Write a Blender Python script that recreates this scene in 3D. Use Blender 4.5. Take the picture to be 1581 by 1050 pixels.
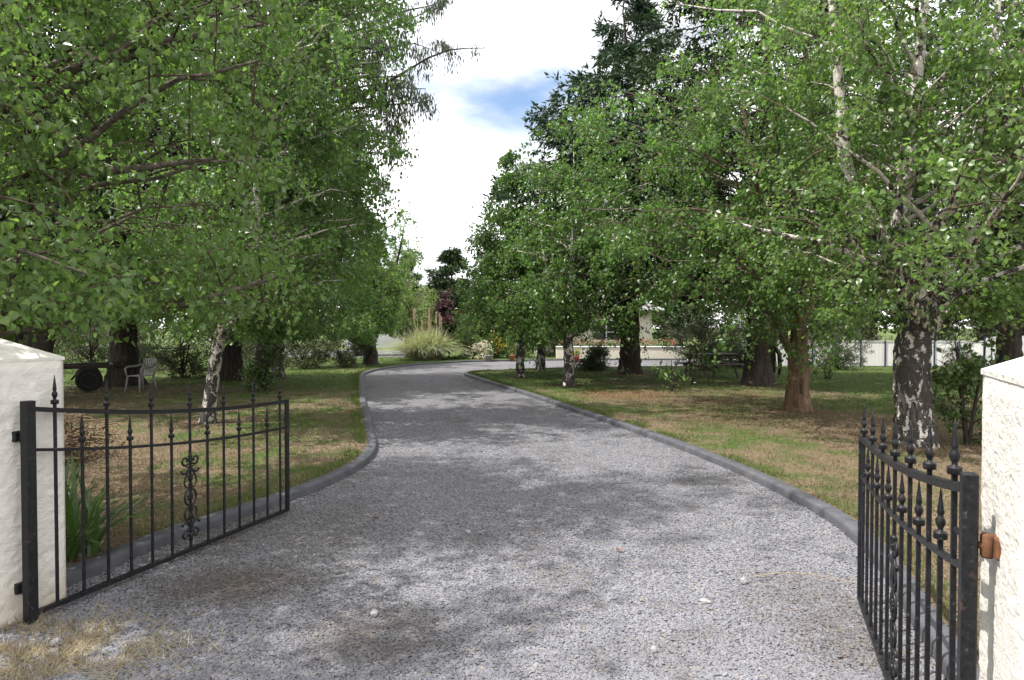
import bpy, math, random
import numpy as np
from mathutils import Vector, Matrix, noise as mnoise
from mathutils.geometry import tessellate_polygon

for o in list(bpy.data.objects):
    bpy.data.objects.remove(o)
SC = bpy.context.scene
COL = SC.collection
R = math.radians

# ------------------------------------------------------------------ camera
CAMZ = 1.70
cd = bpy.data.cameras.new('camera')
cam = bpy.data.objects.new('camera', cd)
COL.objects.link(cam)
cam.location = (0, 0, CAMZ)
cam.rotation_euler = (R(90 - 1.146), 0, 0)
cd.sensor_width = 36.0
cd.lens = 22.77
cd.clip_start = 0.05
cd.clip_end = 3000
SC.camera = cam

# ------------------------------------------------------------------ sky, sun, exposure
SUN_EL = R(61)
SUN_V = Vector((-0.955, -0.295, 0)).normalized()
SUN_DIR = Vector((SUN_V.x * math.cos(SUN_EL), SUN_V.y * math.cos(SUN_EL), math.sin(SUN_EL)))

world = bpy.data.worlds.new('World')
SC.world = world
world.use_nodes = True
wn, wl = world.node_tree.nodes, world.node_tree.links
wn.clear()
w_out = wn.new('ShaderNodeOutputWorld')
w_bg = wn.new('ShaderNodeBackground')
w_sky = wn.new('ShaderNodeTexSky')
w_sky.sky_type = 'NISHITA'
w_sky.sun_disc = False
w_sky.sun_elevation = SUN_EL
w_sky.sun_rotation = math.atan2(SUN_V.x, SUN_V.y)
w_sky.air_density = 1.0
w_sky.dust_density = 0.6
w_tc = wn.new('ShaderNodeTexCoord')
w_map = wn.new('ShaderNodeMapping')
w_map.inputs['Location'].default_value = (4.63, 19.913, 9.10)
w_map.inputs['Scale'].default_value = (1.0, 1.0, 2.2)
w_n = wn.new('ShaderNodeTexNoise')
w_n.inputs['Scale'].default_value = 2.1
w_n.inputs['Detail'].default_value = 9
w_n.inputs['Roughness'].default_value = 0.55
w_n2 = wn.new('ShaderNodeTexNoise')
w_n2.inputs['Scale'].default_value = 3.3
w_n2.inputs['Detail'].default_value = 8
w_r = wn.new('ShaderNodeValToRGB')
w_r.color_ramp.elements[0].position = 0.28
w_r.color_ramp.elements[1].position = 0.44
w_cc = wn.new('ShaderNodeValToRGB')
w_cc.color_ramp.elements[0].position = 0.3
w_cc.color_ramp.elements[0].color = (4.1, 4.35, 4.75, 1)
w_cc.color_ramp.elements[1].position = 0.56
w_cc.color_ramp.elements[1].color = (11.6, 11.6, 11.6, 1)
w_mix = wn.new('ShaderNodeMix')
w_mix.data_type = 'RGBA'
wl.new(w_tc.outputs['Generated'], w_map.inputs['Vector'])
wl.new(w_map.outputs[0], w_n.inputs['Vector'])
wl.new(w_map.outputs[0], w_n2.inputs['Vector'])
wl.new(w_n.outputs['Fac'], w_r.inputs['Fac'])
wl.new(w_n2.outputs['Fac'], w_cc.inputs['Fac'])
wl.new(w_r.outputs['Color'], w_mix.inputs['Factor'])
wl.new(w_sky.outputs[0], w_mix.inputs['A'])
wl.new(w_cc.outputs['Color'], w_mix.inputs['B'])
wl.new(w_mix.outputs['Result'], w_bg.inputs['Color'])
w_bg.inputs['Strength'].default_value = 0.11
wl.new(w_bg.outputs[0], w_out.inputs['Surface'])

sd = bpy.data.lights.new('sun', 'SUN')
sd.energy = 4.5
sd.angle = R(0.6)
sd.color = (1.0, 0.965, 0.91)
sun = bpy.data.objects.new('sun', sd)
COL.objects.link(sun)
sun.rotation_euler = (-SUN_DIR).to_track_quat('-Z', 'Y').to_euler()

SC.view_settings.view_transform = 'Standard'
SC.view_settings.look = 'None'
SC.view_settings.exposure = 1.03
SC.view_settings.gamma = 1.0
SC.view_settings.use_curve_mapping = False
SC.cycles.max_bounces = 6
SC.cycles.transmission_bounces = 4
SC.cycles.diffuse_bounces = 3

# ------------------------------------------------------------------ materials
class NT:
    """small wrapper to write node materials compactly"""
    def __init__(self, name):
        m = bpy.data.materials.new(name)
        m.use_nodes = True
        self.m = m
        self.n = m.node_tree.nodes
        self.l = m.node_tree.links
        self.n.clear()
        self.out = self.n.new('ShaderNodeOutputMaterial')
    def node(self, t, **kw):
        x = self.n.new(t)
        for k, v in kw.items():
            if k in x.inputs:
                self.put(x.inputs[k], v)
            else:
                setattr(x, k, v)
        return x
    def put(self, sock, v):
        if isinstance(v, bpy.types.NodeSocket):
            self.l.new(v, sock)
        elif isinstance(v, tuple) and len(v) == 3 and sock.type == 'RGBA':
            sock.default_value = (*v, 1)
        else:
            sock.default_value = v
    def pos(self):
        return self.node('ShaderNodeNewGeometry').outputs['Position']
    def noise(self, scale, detail=4, rough=0.55, vec=None, dist=0.0, off=None):
        vec = vec or self.pos()
        if off is not None:
            vec = self.node('ShaderNodeVectorMath', operation='ADD').outputs[0].node
            self.put(vec.inputs[0], self.pos())
            vec.inputs[1].default_value = off
            vec = vec.outputs[0]
        return self.node('ShaderNodeTexNoise', Vector=vec, Scale=scale, Detail=detail, Roughness=rough, Distortion=dist).outputs['Fac']
    def scaled(self, s):
        x = self.node('ShaderNodeVectorMath', operation='MULTIPLY')
        self.put(x.inputs[0], self.pos())
        x.inputs[1].default_value = s
        return x.outputs[0]
    def ramp(self, fac, stops):
        x = self.node('ShaderNodeValToRGB')
        e = x.color_ramp.elements
        while len(e) < len(stops):
            e.new(0.5)
        for i, (p, c) in enumerate(stops):
            e[i].position = p
            e[i].color = (*c, 1) if isinstance(c, tuple) else (c, c, c, 1)
        self.put(x.inputs['Fac'], fac)
        return x.outputs['Color']
    def mix(self, fac, a, b, mode='MIX'):
        x = self.node('ShaderNodeMix', data_type='RGBA', blend_type=mode)
        self.put(x.inputs['Factor'], fac)
        self.put(x.inputs['A'], a)
        self.put(x.inputs['B'], b)
        return x.outputs['Result']
    def math(self, op, a, b=0.0, c=None):
        x = self.node('ShaderNodeMath', operation=op)
        self.put(x.inputs[0], a)
        self.put(x.inputs[1], b)
        if c is not None:
            self.put(x.inputs[2], c)
        return x.outputs[0]
    def bump(self, h, strength=0.5, dist=0.02, normal=None):
        x = self.node('ShaderNodeBump', Strength=strength, Distance=dist, Height=h)
        if normal is not None:
            self.put(x.inputs['Normal'], normal)
        return x.outputs['Normal']
    def blob(self, x, y, rx, ry, soft=0.5):
        """1 inside an ellipse on the ground, falling to 0 (a patch with a place of its own)"""
        v = self.node('ShaderNodeVectorMath', operation='SUBTRACT')
        self.put(v.inputs[0], self.pos())
        v.inputs[1].default_value = (x, y, 0)
        s = self.node('ShaderNodeVectorMath', operation='MULTIPLY')
        self.l.new(v.outputs[0], s.inputs[0])
        s.inputs[1].default_value = (1 / rx, 1 / ry, 0)
        ln = self.node('ShaderNodeVectorMath', operation='LENGTH')
        self.l.new(s.outputs[0], ln.inputs[0])
        mr = self.node('ShaderNodeMapRange', interpolation_type='SMOOTHSTEP')
        self.l.new(ln.outputs['Value'], mr.inputs['Value'])
        mr.inputs['From Min'].default_value = 1.0
        mr.inputs['From Max'].default_value = soft
        return mr.outputs[0]
    def bsdf(self, color, rough=0.7, spec=0.35, normal=None, metal=0.0):
        b = self.node('ShaderNodeBsdfPrincipled')
        self.put(b.inputs['Base Color'], color)
        self.put(b.inputs['Roughness'], rough)
        self.put(b.inputs['Specular IOR Level'], spec)
        self.put(b.inputs['Metallic'], metal)
        if normal is not None:
            self.put(b.inputs['Normal'], normal)
        return b
    def done(self, sh):
        self.l.new(sh.outputs[0], self.out.inputs['Surface'])
        return self.m

M = {}
def simple(name, c1, c2=None, scale=8, rough=0.7, spec=0.3, bump=0.3, bdist=0.01, metal=0, detail=5):
    t = NT(name)
    n = t.noise(scale, detail)
    c2 = c2 or tuple(v * 0.75 for v in c1)
    col = t.ramp(n, [(0.3, c1), (0.7, c2)])
    M[name] = t.done(t.bsdf(col, rough, spec, t.bump(n, bump, bdist), metal))
    return M[name]

def leafmat(name, cols, trans=0.40, rough=0.42, spec=0.45, tcol=None):
    """leaf blades: colour differs from leaf to leaf, light passes through"""
    t = NT(name)
    rnd = t.node('ShaderNodeNewGeometry').outputs['Random Per Island']
    n = len(cols)
    col = t.ramp(rnd, [(i / max(1, n - 1), c) for i, c in enumerate(cols)])
    patch = t.noise(0.9, 2)
    col = t.mix(t.math('MULTIPLY', patch, 0.35), col, t.mix(0.5, col, (0.10, 0.13, 0.03)))
    b = t.bsdf(col, rough, spec)
    tr = t.node('ShaderNodeBsdfTranslucent')
    tc = t.mix(1.0, col, tcol or (1.5, 1.62, 0.88), 'MULTIPLY')
    t.put(tr.inputs['Color'], tc)
    mx = t.node('ShaderNodeMixShader')
    mx.inputs[0].default_value = trans
    t.l.new(b.outputs[0], mx.inputs[1])
    t.l.new(tr.outputs[0], mx.inputs[2])
    M[name] = t.done(mx)

leafmat('birch_leaf', [(0.058, 0.116, 0.035), (0.08, 0.152, 0.044), (0.112, 0.186, 0.054), (0.066, 0.132, 0.048)], 0.5, 0.38, 0.45)
leafmat('bright_birch_leaf', [(0.08, 0.148, 0.043), (0.12, 0.195, 0.057), (0.10, 0.172, 0.06), (0.142, 0.205, 0.066)], 0.52, 0.36, 0.48)
leafmat('pale_leaf', [(0.12, 0.18, 0.06), (0.16, 0.21, 0.075), (0.13, 0.17, 0.07)])
leafmat('needle', [(0.016, 0.034, 0.016), (0.022, 0.045, 0.02), (0.03, 0.052, 0.022)], 0.12, 0.6, 0.25)
leafmat('blue_needle', [(0.022, 0.045, 0.032), (0.03, 0.06, 0.04), (0.025, 0.05, 0.028)], 0.12, 0.6, 0.25)
leafmat('gum_leaf', [(0.028, 0.045, 0.026), (0.04, 0.06, 0.032), (0.05, 0.06, 0.035)], 0.2, 0.45, 0.4)
leafmat('dark_shrub_leaf', [(0.03, 0.05, 0.022), (0.045, 0.07, 0.028), (0.06, 0.08, 0.035)], 0.2, 0.5, 0.3)
leafmat('shrub_leaf', [(0.06, 0.11, 0.03), (0.085, 0.14, 0.04), (0.07, 0.12, 0.05)], 0.3)
leafmat('plum_leaf', [(0.035, 0.012, 0.02), (0.055, 0.018, 0.028), (0.045, 0.015, 0.03)], 0.25, 0.4, 0.4, (1.5, 0.7, 0.8))
leafmat('flax_leaf', [(0.035, 0.075, 0.02), (0.05, 0.10, 0.025), (0.07, 0.12, 0.03)], 0.25, 0.35, 0.5)
leafmat('pampas_blade', [(0.26, 0.29, 0.18), (0.34, 0.36, 0.24), (0.42, 0.39, 0.27), (0.29, 0.33, 0.22)], 0.25, 0.6, 0.2)
leafmat('plume', [(0.45, 0.36, 0.24), (0.5, 0.42, 0.3)], 0.35, 0.8, 0.1, (1.1, 1.0, 0.9))
leafmat('yellow_petal', [(0.55, 0.42, 0.03), (0.6, 0.5, 0.05)], 0.3, 0.6, 0.2, (1.1, 1.0, 0.7))
leafmat('cream_petal', [(0.6, 0.55, 0.40), (0.65, 0.6, 0.48)], 0.3, 0.6, 0.2, (1, 1, 1))
leafmat('pink_petal', [(0.45, 0.16, 0.2), (0.5, 0.08, 0.06)], 0.3, 0.6, 0.2, (1, 1, 1))
leafmat('dead_leaf', [(0.085, 0.06, 0.04), (0.15, 0.11, 0.075), (0.11, 0.065, 0.042), (0.22, 0.175, 0.12)], 0.1, 0.7, 0.2, (1, 1, 1))
leafmat('straw', [(0.30, 0.235, 0.14), (0.46, 0.385, 0.26), (0.24, 0.18, 0.105), (0.36, 0.29, 0.18)], 0.15, 0.7, 0.2, (1, 1, 1))

def birch_bark(name, white_lo, white_hi, z0, z1):
    """white flaking paper over dark cracked bark; dark plates take over towards the base of the trunk"""
    t = NT(name)
    sv = t.scaled((1, 1, 0.55))
    patch = t.noise(9.5, 4, 0.5, sv, 0.8)
    z = t.node('ShaderNodeSeparateXYZ', Vector=t.pos()).outputs['Z']
    mr = t.node('ShaderNodeMapRange')
    t.put(mr.inputs['Value'], z)
    mr.inputs['From Min'].default_value = z0
    mr.inputs['From Max'].default_value = z1
    mr.inputs['To Min'].default_value = white_lo
    mr.inputs['To Max'].default_value = white_hi
    f = t.ramp(t.math('ADD', t.math('ADD', patch, mr.outputs[0]), t.math('MULTIPLY', t.math('SUBTRACT', t.noise(45, 4, 0.65), 0.5), 0.35)), [(0.545, 0.0), (0.575, 1.0)])
    fine = t.noise(60, 4)
    lent = t.noise(14, 3, 0.6, t.scaled((1, 1, 5)))
    white = t.mix(t.math('GREATER_THAN', lent, 0.62), t.ramp(fine, [(0.3, (0.42, 0.375, 0.33)), (0.7, (0.58, 0.54, 0.5))]), (0.14, 0.10, 0.08))
    dark = t.ramp(fine, [(0.25, (0.024, 0.022, 0.021)), (0.75, (0.082, 0.072, 0.064))])
    col = t.mix(f, dark, white)
    h = t.math('ADD', t.math('MULTIPLY', f, 0.25), t.noise(22, 5, 0.6, t.scaled((1, 1, 0.4))))
    M[name] = t.done(t.bsdf(col, 0.8, 0.2, t.bump(h, 0.9, 0.025)))
birch_bark('birch_bark', -0.015, 0.15, 0.3, 2.8)
birch_bark('dark_birch_bark', -0.005, 0.12, 1.2, 4.0)

def rough_bark(name, c1, c2, c3=None, sc=14, zs=0.18):
    t = NT(name)
    n = t.noise(sc, 6, 0.6, t.scaled((1, 1, zs)), 0.3)
    col = t.ramp(n, [(0.3, c1), (0.5, c2), (0.72, c3 or c2)])
    M[name] = t.done(t.bsdf(col, 0.9, 0.15, t.bump(n, 1.0, 0.05)))
rough_bark('brown_bark', (0.02, 0.016, 0.0135), (0.048, 0.038, 0.031), (0.075, 0.06, 0.049))
rough_bark('peeled_bark', (0.045, 0.03, 0.022), (0.155, 0.098, 0.062), (0.25, 0.165, 0.105), 16, 0.10)
rough_bark('twig_bark', (0.05, 0.035, 0.027), (0.095, 0.068, 0.052), (0.15, 0.115, 0.09), 9, 1.0)
rough_bark('grey_bark', (0.07, 0.058, 0.047), (0.15, 0.125, 0.10), (0.25, 0.215, 0.175), 20, 0.5)

t = NT('iron')
n1, n2 = t.noise(55, 5, .65), t.noise(9, 4, .6)
col = t.ramp(n1, [(0.35, (0.008, 0.008, 0.0095)), (0.62, (0.015, 0.015, 0.017)), (0.74, (0.09, 0.085, 0.085))])
col = t.mix(t.ramp(t.math('ADD', n2, t.math('MULTIPLY', n1, .35)), [(0.82, 0.0), (0.9, 0.6)]), col, (0.085, 0.05, 0.032))
M['iron'] = t.done(t.bsdf(col, t.ramp(n1, [(0.4, 0.34), (0.7, 0.6)]), 0.24, t.bump(n1, 0.3, 0.002), 0.0))
simple('rust', (0.16, 0.07, 0.03), (0.07, 0.045, 0.035), 40, 0.85, 0.2, 0.5, 0.003)
t = NT('kerb_concrete')
n1, n2 = t.noise(7, 6, 0.65), t.noise(90, 4, 0.6)
col = t.ramp(t.math('ADD', t.math('MULTIPLY', n1, .6), t.math('MULTIPLY', n2, .4)), [(0.32, (0.042, 0.042, 0.048)), (0.5, (0.065, 0.066, 0.076)), (0.70, (0.105, 0.105, 0.115))])
col = t.mix(t.ramp(t.noise(1.7, 6, .7), [(0.55, 0.0), (0.7, 0.6)]), col, (0.10, 0.085, 0.065))
M['kerb_concrete'] = t.done(t.bsdf(col, 0.7, 0.3, t.bump(n2, 0.4, 0.004)))
simple('stone', (0.30, 0.295, 0.29), (0.19, 0.188, 0.195), 30, 0.8, 0.3, 0.4, 0.004)
simple('old_timber', (0.12, 0.10, 0.085), (0.06, 0.05, 0.042), 12, 0.85, 0.2, 0.5, 0.006)
simple('chair_plastic', (0.27, 0.26, 0.24), (0.2, 0.195, 0.18), 6, 0.5, 0.4, 0.1, 0.002)
simple('tyre_rubber', (0.018, 0.018, 0.018), (0.03, 0.028, 0.026), 20, 0.85, 0.2, 0.3, 0.004)
simple('dark_steel', (0.04, 0.036, 0.033), (0.07, 0.05, 0.04), 15, 0.7, 0.3, 0.3, 0.004, 0.3)
simple('white_paint', (0.78, 0.78, 0.77), (0.72, 0.72, 0.71), 3, 0.35, 0.5, 0.05, 0.002)
simple('fence_sheet', (0.74, 0.72, 0.71), (0.68, 0.66, 0.65), 2, 0.5, 0.4, 0.05, 0.003)
simple('navy_post', (0.03, 0.035, 0.10), (0.025, 0.03, 0.07), 5, 0.5, 0.4, 0.05)
simple('house_render', (0.72, 0.66, 0.58), (0.66, 0.60, 0.52), 5, 0.85, 0.2, 0.2, 0.006)
simple('roof_sheet', (0.16, 0.15, 0.15), (0.12, 0.115, 0.115), 6, 0.5, 0.4, 0.1)
simple('terracotta', (0.36, 0.15, 0.08), (0.28, 0.11, 0.06), 14, 0.8, 0.25, 0.2, 0.003)
simple('red_glaze', (0.5, 0.05, 0.03), (0.4, 0.04, 0.03), 9, 0.4, 0.5, 0.1, 0.003)
simple('dry_stick', (0.2, 0.14, 0.085), (0.1, 0.07, 0.045), 18, 0.85, 0.2, 0.4, 0.004)
t = NT('window_glass'); M['window_glass'] = t.done(t.bsdf((0.03, 0.035, 0.04), 0.06, 0.8))
t = NT('tail_lamp'); M['tail_lamp'] = t.done(t.bsdf((0.35, 0.02, 0.02), 0.2, 0.6))

# stucco: cream paint, damp stains near the foot and rust runs below the hinges
t = NT('stucco')
n1 = t.noise(24, 3, 0.5, t.scaled((1, 1, 1.4)), 1.2)
n2 = t.noise(70, 4)
z = t.node('ShaderNodeSeparateXYZ', Vector=t.pos()).outputs['Z']
foot = t.node('ShaderNodeMapRange')
t.put(foot.inputs['Value'], t.math('ADD', z, t.math('MULTIPLY', t.noise(7, 4), 0.5)))
foot.inputs['From Min'].default_value = 0.62
foot.inputs['From Max'].default_value = 0.22
stain = t.noise(3.2, 5, 0.6)
col = t.mix(t.math('MULTIPLY', foot.outputs[0], 0.55), (0.64, 0.61, 0.56), (0.36, 0.26, 0.15))
col = t.mix(t.ramp(stain, [(0.5, 0.0), (0.75, 0.35)]), col, (0.52, 0.49, 0.43))
strk = t.noise(16, 5, 0.6, t.scaled((1, 1, 0.06)))
col = t.mix(t.ramp(strk, [(0.55, 0.0), (0.8, 0.4)]), col, (0.5, 0.47, 0.41))
hh = t.math('ADD', n1, t.math('MULTIPLY', n2, 0.25))
M['stucco'] = t.done(t.bsdf(col, 0.8, 0.25, t.bump(hh, 0.55, 0.012)))

# gravel driveway
def gravel(name, stones_only=False):
    t = NT(name)
    if stones_only:
        rnd = t.node('ShaderNodeObjectInfo').outputs['Random']
        base = t.ramp(rnd, [(0.0, (0.10, 0.101, 0.118)), (0.35, (0.12, 0.12, 0.146)), (0.7, (0.142, 0.142, 0.172)), (0.92, (0.18, 0.178, 0.2)), (1.0, (0.22, 0.17, 0.13))])
        spk = t.noise(120, 3)
        base = t.mix(0.3, base, t.ramp(spk, [(0.3, 0.15), (0.7, 0.32)]))
        nrm = t.bump(spk, 0.25, 0.003)
        dirt_amt = 0.8
    else:
        vor = t.node('ShaderNodeTexVoronoi', Vector=t.pos(), Scale=46.0)
        cell = t.node('ShaderNodeSeparateColor', Color=vor.outputs['Color']).outputs[0]
        base = t.ramp(cell, [(0.0, (0.105, 0.105, 0.12)), (0.5, (0.18, 0.18, 0.20)), (0.85, (0.24, 0.24, 0.26)), (1.0, (0.25, 0.19, 0.14))])
        gap = t.ramp(vor.outputs['Distance'], [(0.35, 1.0), (0.75, 0.35)])
        base = t.mix(1.0, base, gap, 'MULTIPLY')
        hgt = t.math('SUBTRACT', 1.0, vor.outputs['Distance'])
        nrm = t.bump(hgt, 0.9, 0.02)
        dirt_amt = 0.8
    # fines and leaf dust: patches, wheel tracks cleaner than the edges
    big = t.noise(0.55, 5, 0.6, t.scaled((1, 0.6, 1)))
    mid = t.noise(2.6, 5, 0.65)
    d = t.ramp(t.math('ADD', t.math('MULTIPLY', big, 0.6), t.math('MULTIPLY', mid, 0.4)), [(0.50, 0.0), (0.66, 0.75)])
    spots = t.blob(-1.85, 4.25, 0.95, 0.7, 0.1)
    spots = t.math('MAXIMUM', spots, t.math('MULTIPLY', t.blob(-1.55, 5.4, 0.9, 1.8, 0.1), 0.55))
    spots = t.math('MAXIMUM', spots, t.math('MULTIPLY', t.blob(-2.3, 5.4, 0.75, 1.4, 0.2), 0.7))
    spots = t.math('MAXIMUM', spots, t.math('MULTIPLY', t.blob(1.85, 3.7, 0.7, 1.3, 0.1), 0.55))
    spots = t.math('MAXIMUM', spots, t.math('MULTIPLY', t.blob(-.75, 3.55, 0.7, 0.6, 0.1), 0.8))
    spots = t.math('MULTIPLY', spots, t.ramp(t.noise(4.0, 5, 0.65, off=(5, 2, 0)), [(0.28, 0.0), (0.48, 1.0)]))
    d = t.math('MAXIMUM', d, spots)
    dcol = t.ramp(t.noise(30, 4), [(0.3, (0.026, 0.021, 0.018)), (0.7, (0.095, 0.077, 0.063))])
    col = t.mix(t.math('MULTIPLY', d, dirt_amt), base, dcol)
    M[name] = t.done(t.bsdf(col, 0.85, 0.25, nrm))
gravel('gravel')
gravel('gravel_stones', True)

# lawn: dry tan thatch, green patches, bare litter under the trees; the blades share the same map
def lawn_colour(t, blades):
    p1 = t.noise(0.42, 5, 0.62, t.scaled((1, 0.8, 0)))
    p2 = t.noise(2.1, 5, 0.6, t.scaled((1, 1, 0)))
    f = t.math('ADD', t.math('MULTIPLY', p1, 0.55), t.math('MULTIPLY', p2, 0.45))
    y = t.node('ShaderNodeSeparateXYZ', Vector=t.pos()).outputs['Y']
    far = t.node('ShaderNodeMapRange')
    t.put(far.inputs['Value'], y)
    far.inputs['From Min'].default_value = 7
    far.inputs['From Max'].default_value = 24
    far.inputs['To Min'].default_value = -0.05
    far.inputs['To Max'].default_value = 0.11
    f = t.math('ADD', f, far.outputs[0])
    f = t.math('ADD', f, t.math('MULTIPLY', t.blob(11, 19, 6, 4.5, 0.3), 0.15))
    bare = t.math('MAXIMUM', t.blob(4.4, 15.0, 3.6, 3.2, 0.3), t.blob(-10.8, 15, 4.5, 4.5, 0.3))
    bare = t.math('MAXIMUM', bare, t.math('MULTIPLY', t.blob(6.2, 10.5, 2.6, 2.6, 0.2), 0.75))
    bare = t.math('MAXIMUM', bare, t.math('MULTIPLY', t.blob(4.2, 11.6, 2.4, 2.6, 0.2), 0.8))  # litter patch whose brown also paints in shade missing from the right lawn
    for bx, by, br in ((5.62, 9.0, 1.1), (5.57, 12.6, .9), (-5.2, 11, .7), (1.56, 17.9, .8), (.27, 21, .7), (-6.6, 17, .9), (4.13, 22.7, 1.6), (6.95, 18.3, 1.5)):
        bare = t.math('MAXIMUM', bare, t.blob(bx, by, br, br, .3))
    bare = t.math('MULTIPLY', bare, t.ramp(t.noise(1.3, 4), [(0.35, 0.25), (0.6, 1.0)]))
    red = t.math('MULTIPLY', t.blob(2.6, 15.8, 1.7, 1.6, 0.2), t.ramp(p2, [(0.4, 0.2), (0.6, 0.9)]))
    if blades:
        rnd = t.node('ShaderNodeNewGeometry').outputs['Random Per Island']
        green = t.ramp(rnd, [(0, (0.055, 0.10, 0.022)), (0.5, (0.085, 0.13, 0.03)), (1, (0.12, 0.16, 0.045))])
        dry = t.ramp(rnd, [(0, (0.15, 0.11, 0.07)), (0.5, (0.24, 0.185, 0.12)), (1, (0.115, 0.115, 0.055))])
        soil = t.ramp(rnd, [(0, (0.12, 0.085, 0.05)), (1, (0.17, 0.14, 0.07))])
    else:
        fi = t.noise(26, 5, 0.7)
        green = t.ramp(fi, [(0.3, (0.045, 0.075, 0.02)), (0.7, (0.09, 0.12, 0.035))])
        dry = t.ramp(fi, [(0.3, (0.10, 0.07, 0.045)), (0.7, (0.22, 0.165, 0.11))])
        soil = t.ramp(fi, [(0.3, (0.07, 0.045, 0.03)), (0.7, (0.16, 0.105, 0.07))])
    col = t.mix(t.ramp(f, [(0.445, 0.0), (0.56, 1.0)]), dry, green)
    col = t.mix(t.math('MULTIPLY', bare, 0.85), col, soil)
    col = t.mix(red, col, t.mix(0.5, soil, (0.24, 0.10, 0.055)))
    return col
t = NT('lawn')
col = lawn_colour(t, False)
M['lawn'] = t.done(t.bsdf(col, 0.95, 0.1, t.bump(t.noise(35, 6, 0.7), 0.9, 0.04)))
leafmat('kerb_grass', [(0.05, 0.10, 0.022), (0.08, 0.135, 0.03), (0.11, 0.155, 0.042), (0.17, 0.15, 0.07)], 0.3, 0.6, 0.2, (1.1, 1.1, .9))
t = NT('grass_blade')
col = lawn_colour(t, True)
b = t.bsdf(col, 0.6, 0.2)
tr = t.node('ShaderNodeBsdfTranslucent')
t.put(tr.inputs['Color'], col)
mx = t.node('ShaderNodeMixShader')
mx.inputs[0].default_value = 0.3
t.l.new(b.outputs[0], mx.inputs[1])
t.l.new(tr.outputs[0], mx.inputs[2])
M['grass_blade'] = t.done(mx)

# ------------------------------------------------------------------ object helpers
def tag(o, label=None, cat=None, group=None, kind=None):
    if label: o['label'] = label
    if cat: o['category'] = cat
    if group: o['group'] = group
    if kind: o['kind'] = kind
    return o

def empty(name, loc=(0, 0, 0), rz=0.0, label=None, cat=None, group=None):
    o = bpy.data.objects.new(name, None)
    o.empty_display_size = 0.2
    COL.objects.link(o)
    o.location = loc
    o.rotation_euler = (0, 0, rz)
    return tag(o, label, cat, group)

def np_mesh(name, verts, quads=None, tris=None, smooth=False):
    """mesh from numpy arrays"""
    me = bpy.data.meshes.new(name)
    verts = np.asarray(verts, dtype=np.float32).reshape(-1, 3)
    me.vertices.add(len(verts))
    me.vertices.foreach_set('co', verts.ravel())
    nq = 0 if quads is None else len(quads)
    nt = 0 if tris is None else len(tris)
    idx, starts = [], []
    if nq:
        idx.append(np.asarray(quads, np.int32).ravel())
        starts.append(np.arange(nq, dtype=np.int32) * 4)
    if nt:
        idx.append(np.asarray(tris, np.int32).ravel())
        starts.append(nq * 4 + np.arange(nt, dtype=np.int32) * 3)
    idx = np.concatenate(idx)
    starts = np.concatenate(starts)
    me.loops.add(len(idx))
    me.loops.foreach_set('vertex_index', idx)
    me.polygons.add(nq + nt)
    me.polygons.foreach_set('loop_start', starts)
    if smooth:
        me.polygons.foreach_set('use_smooth', np.ones(nq + nt, dtype=bool))
    me.update(calc_edges=True)
    return me

def link(name, me, mat, parent=None, loc=None):
    o = bpy.data.objects.new(name, me)
    COL.objects.link(o)
    if mat is not None and not me.materials:
        me.materials.append(mat)
    if parent is not None:
        o.parent = parent
    if loc is not None:
        o.location = loc
    return o

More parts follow.
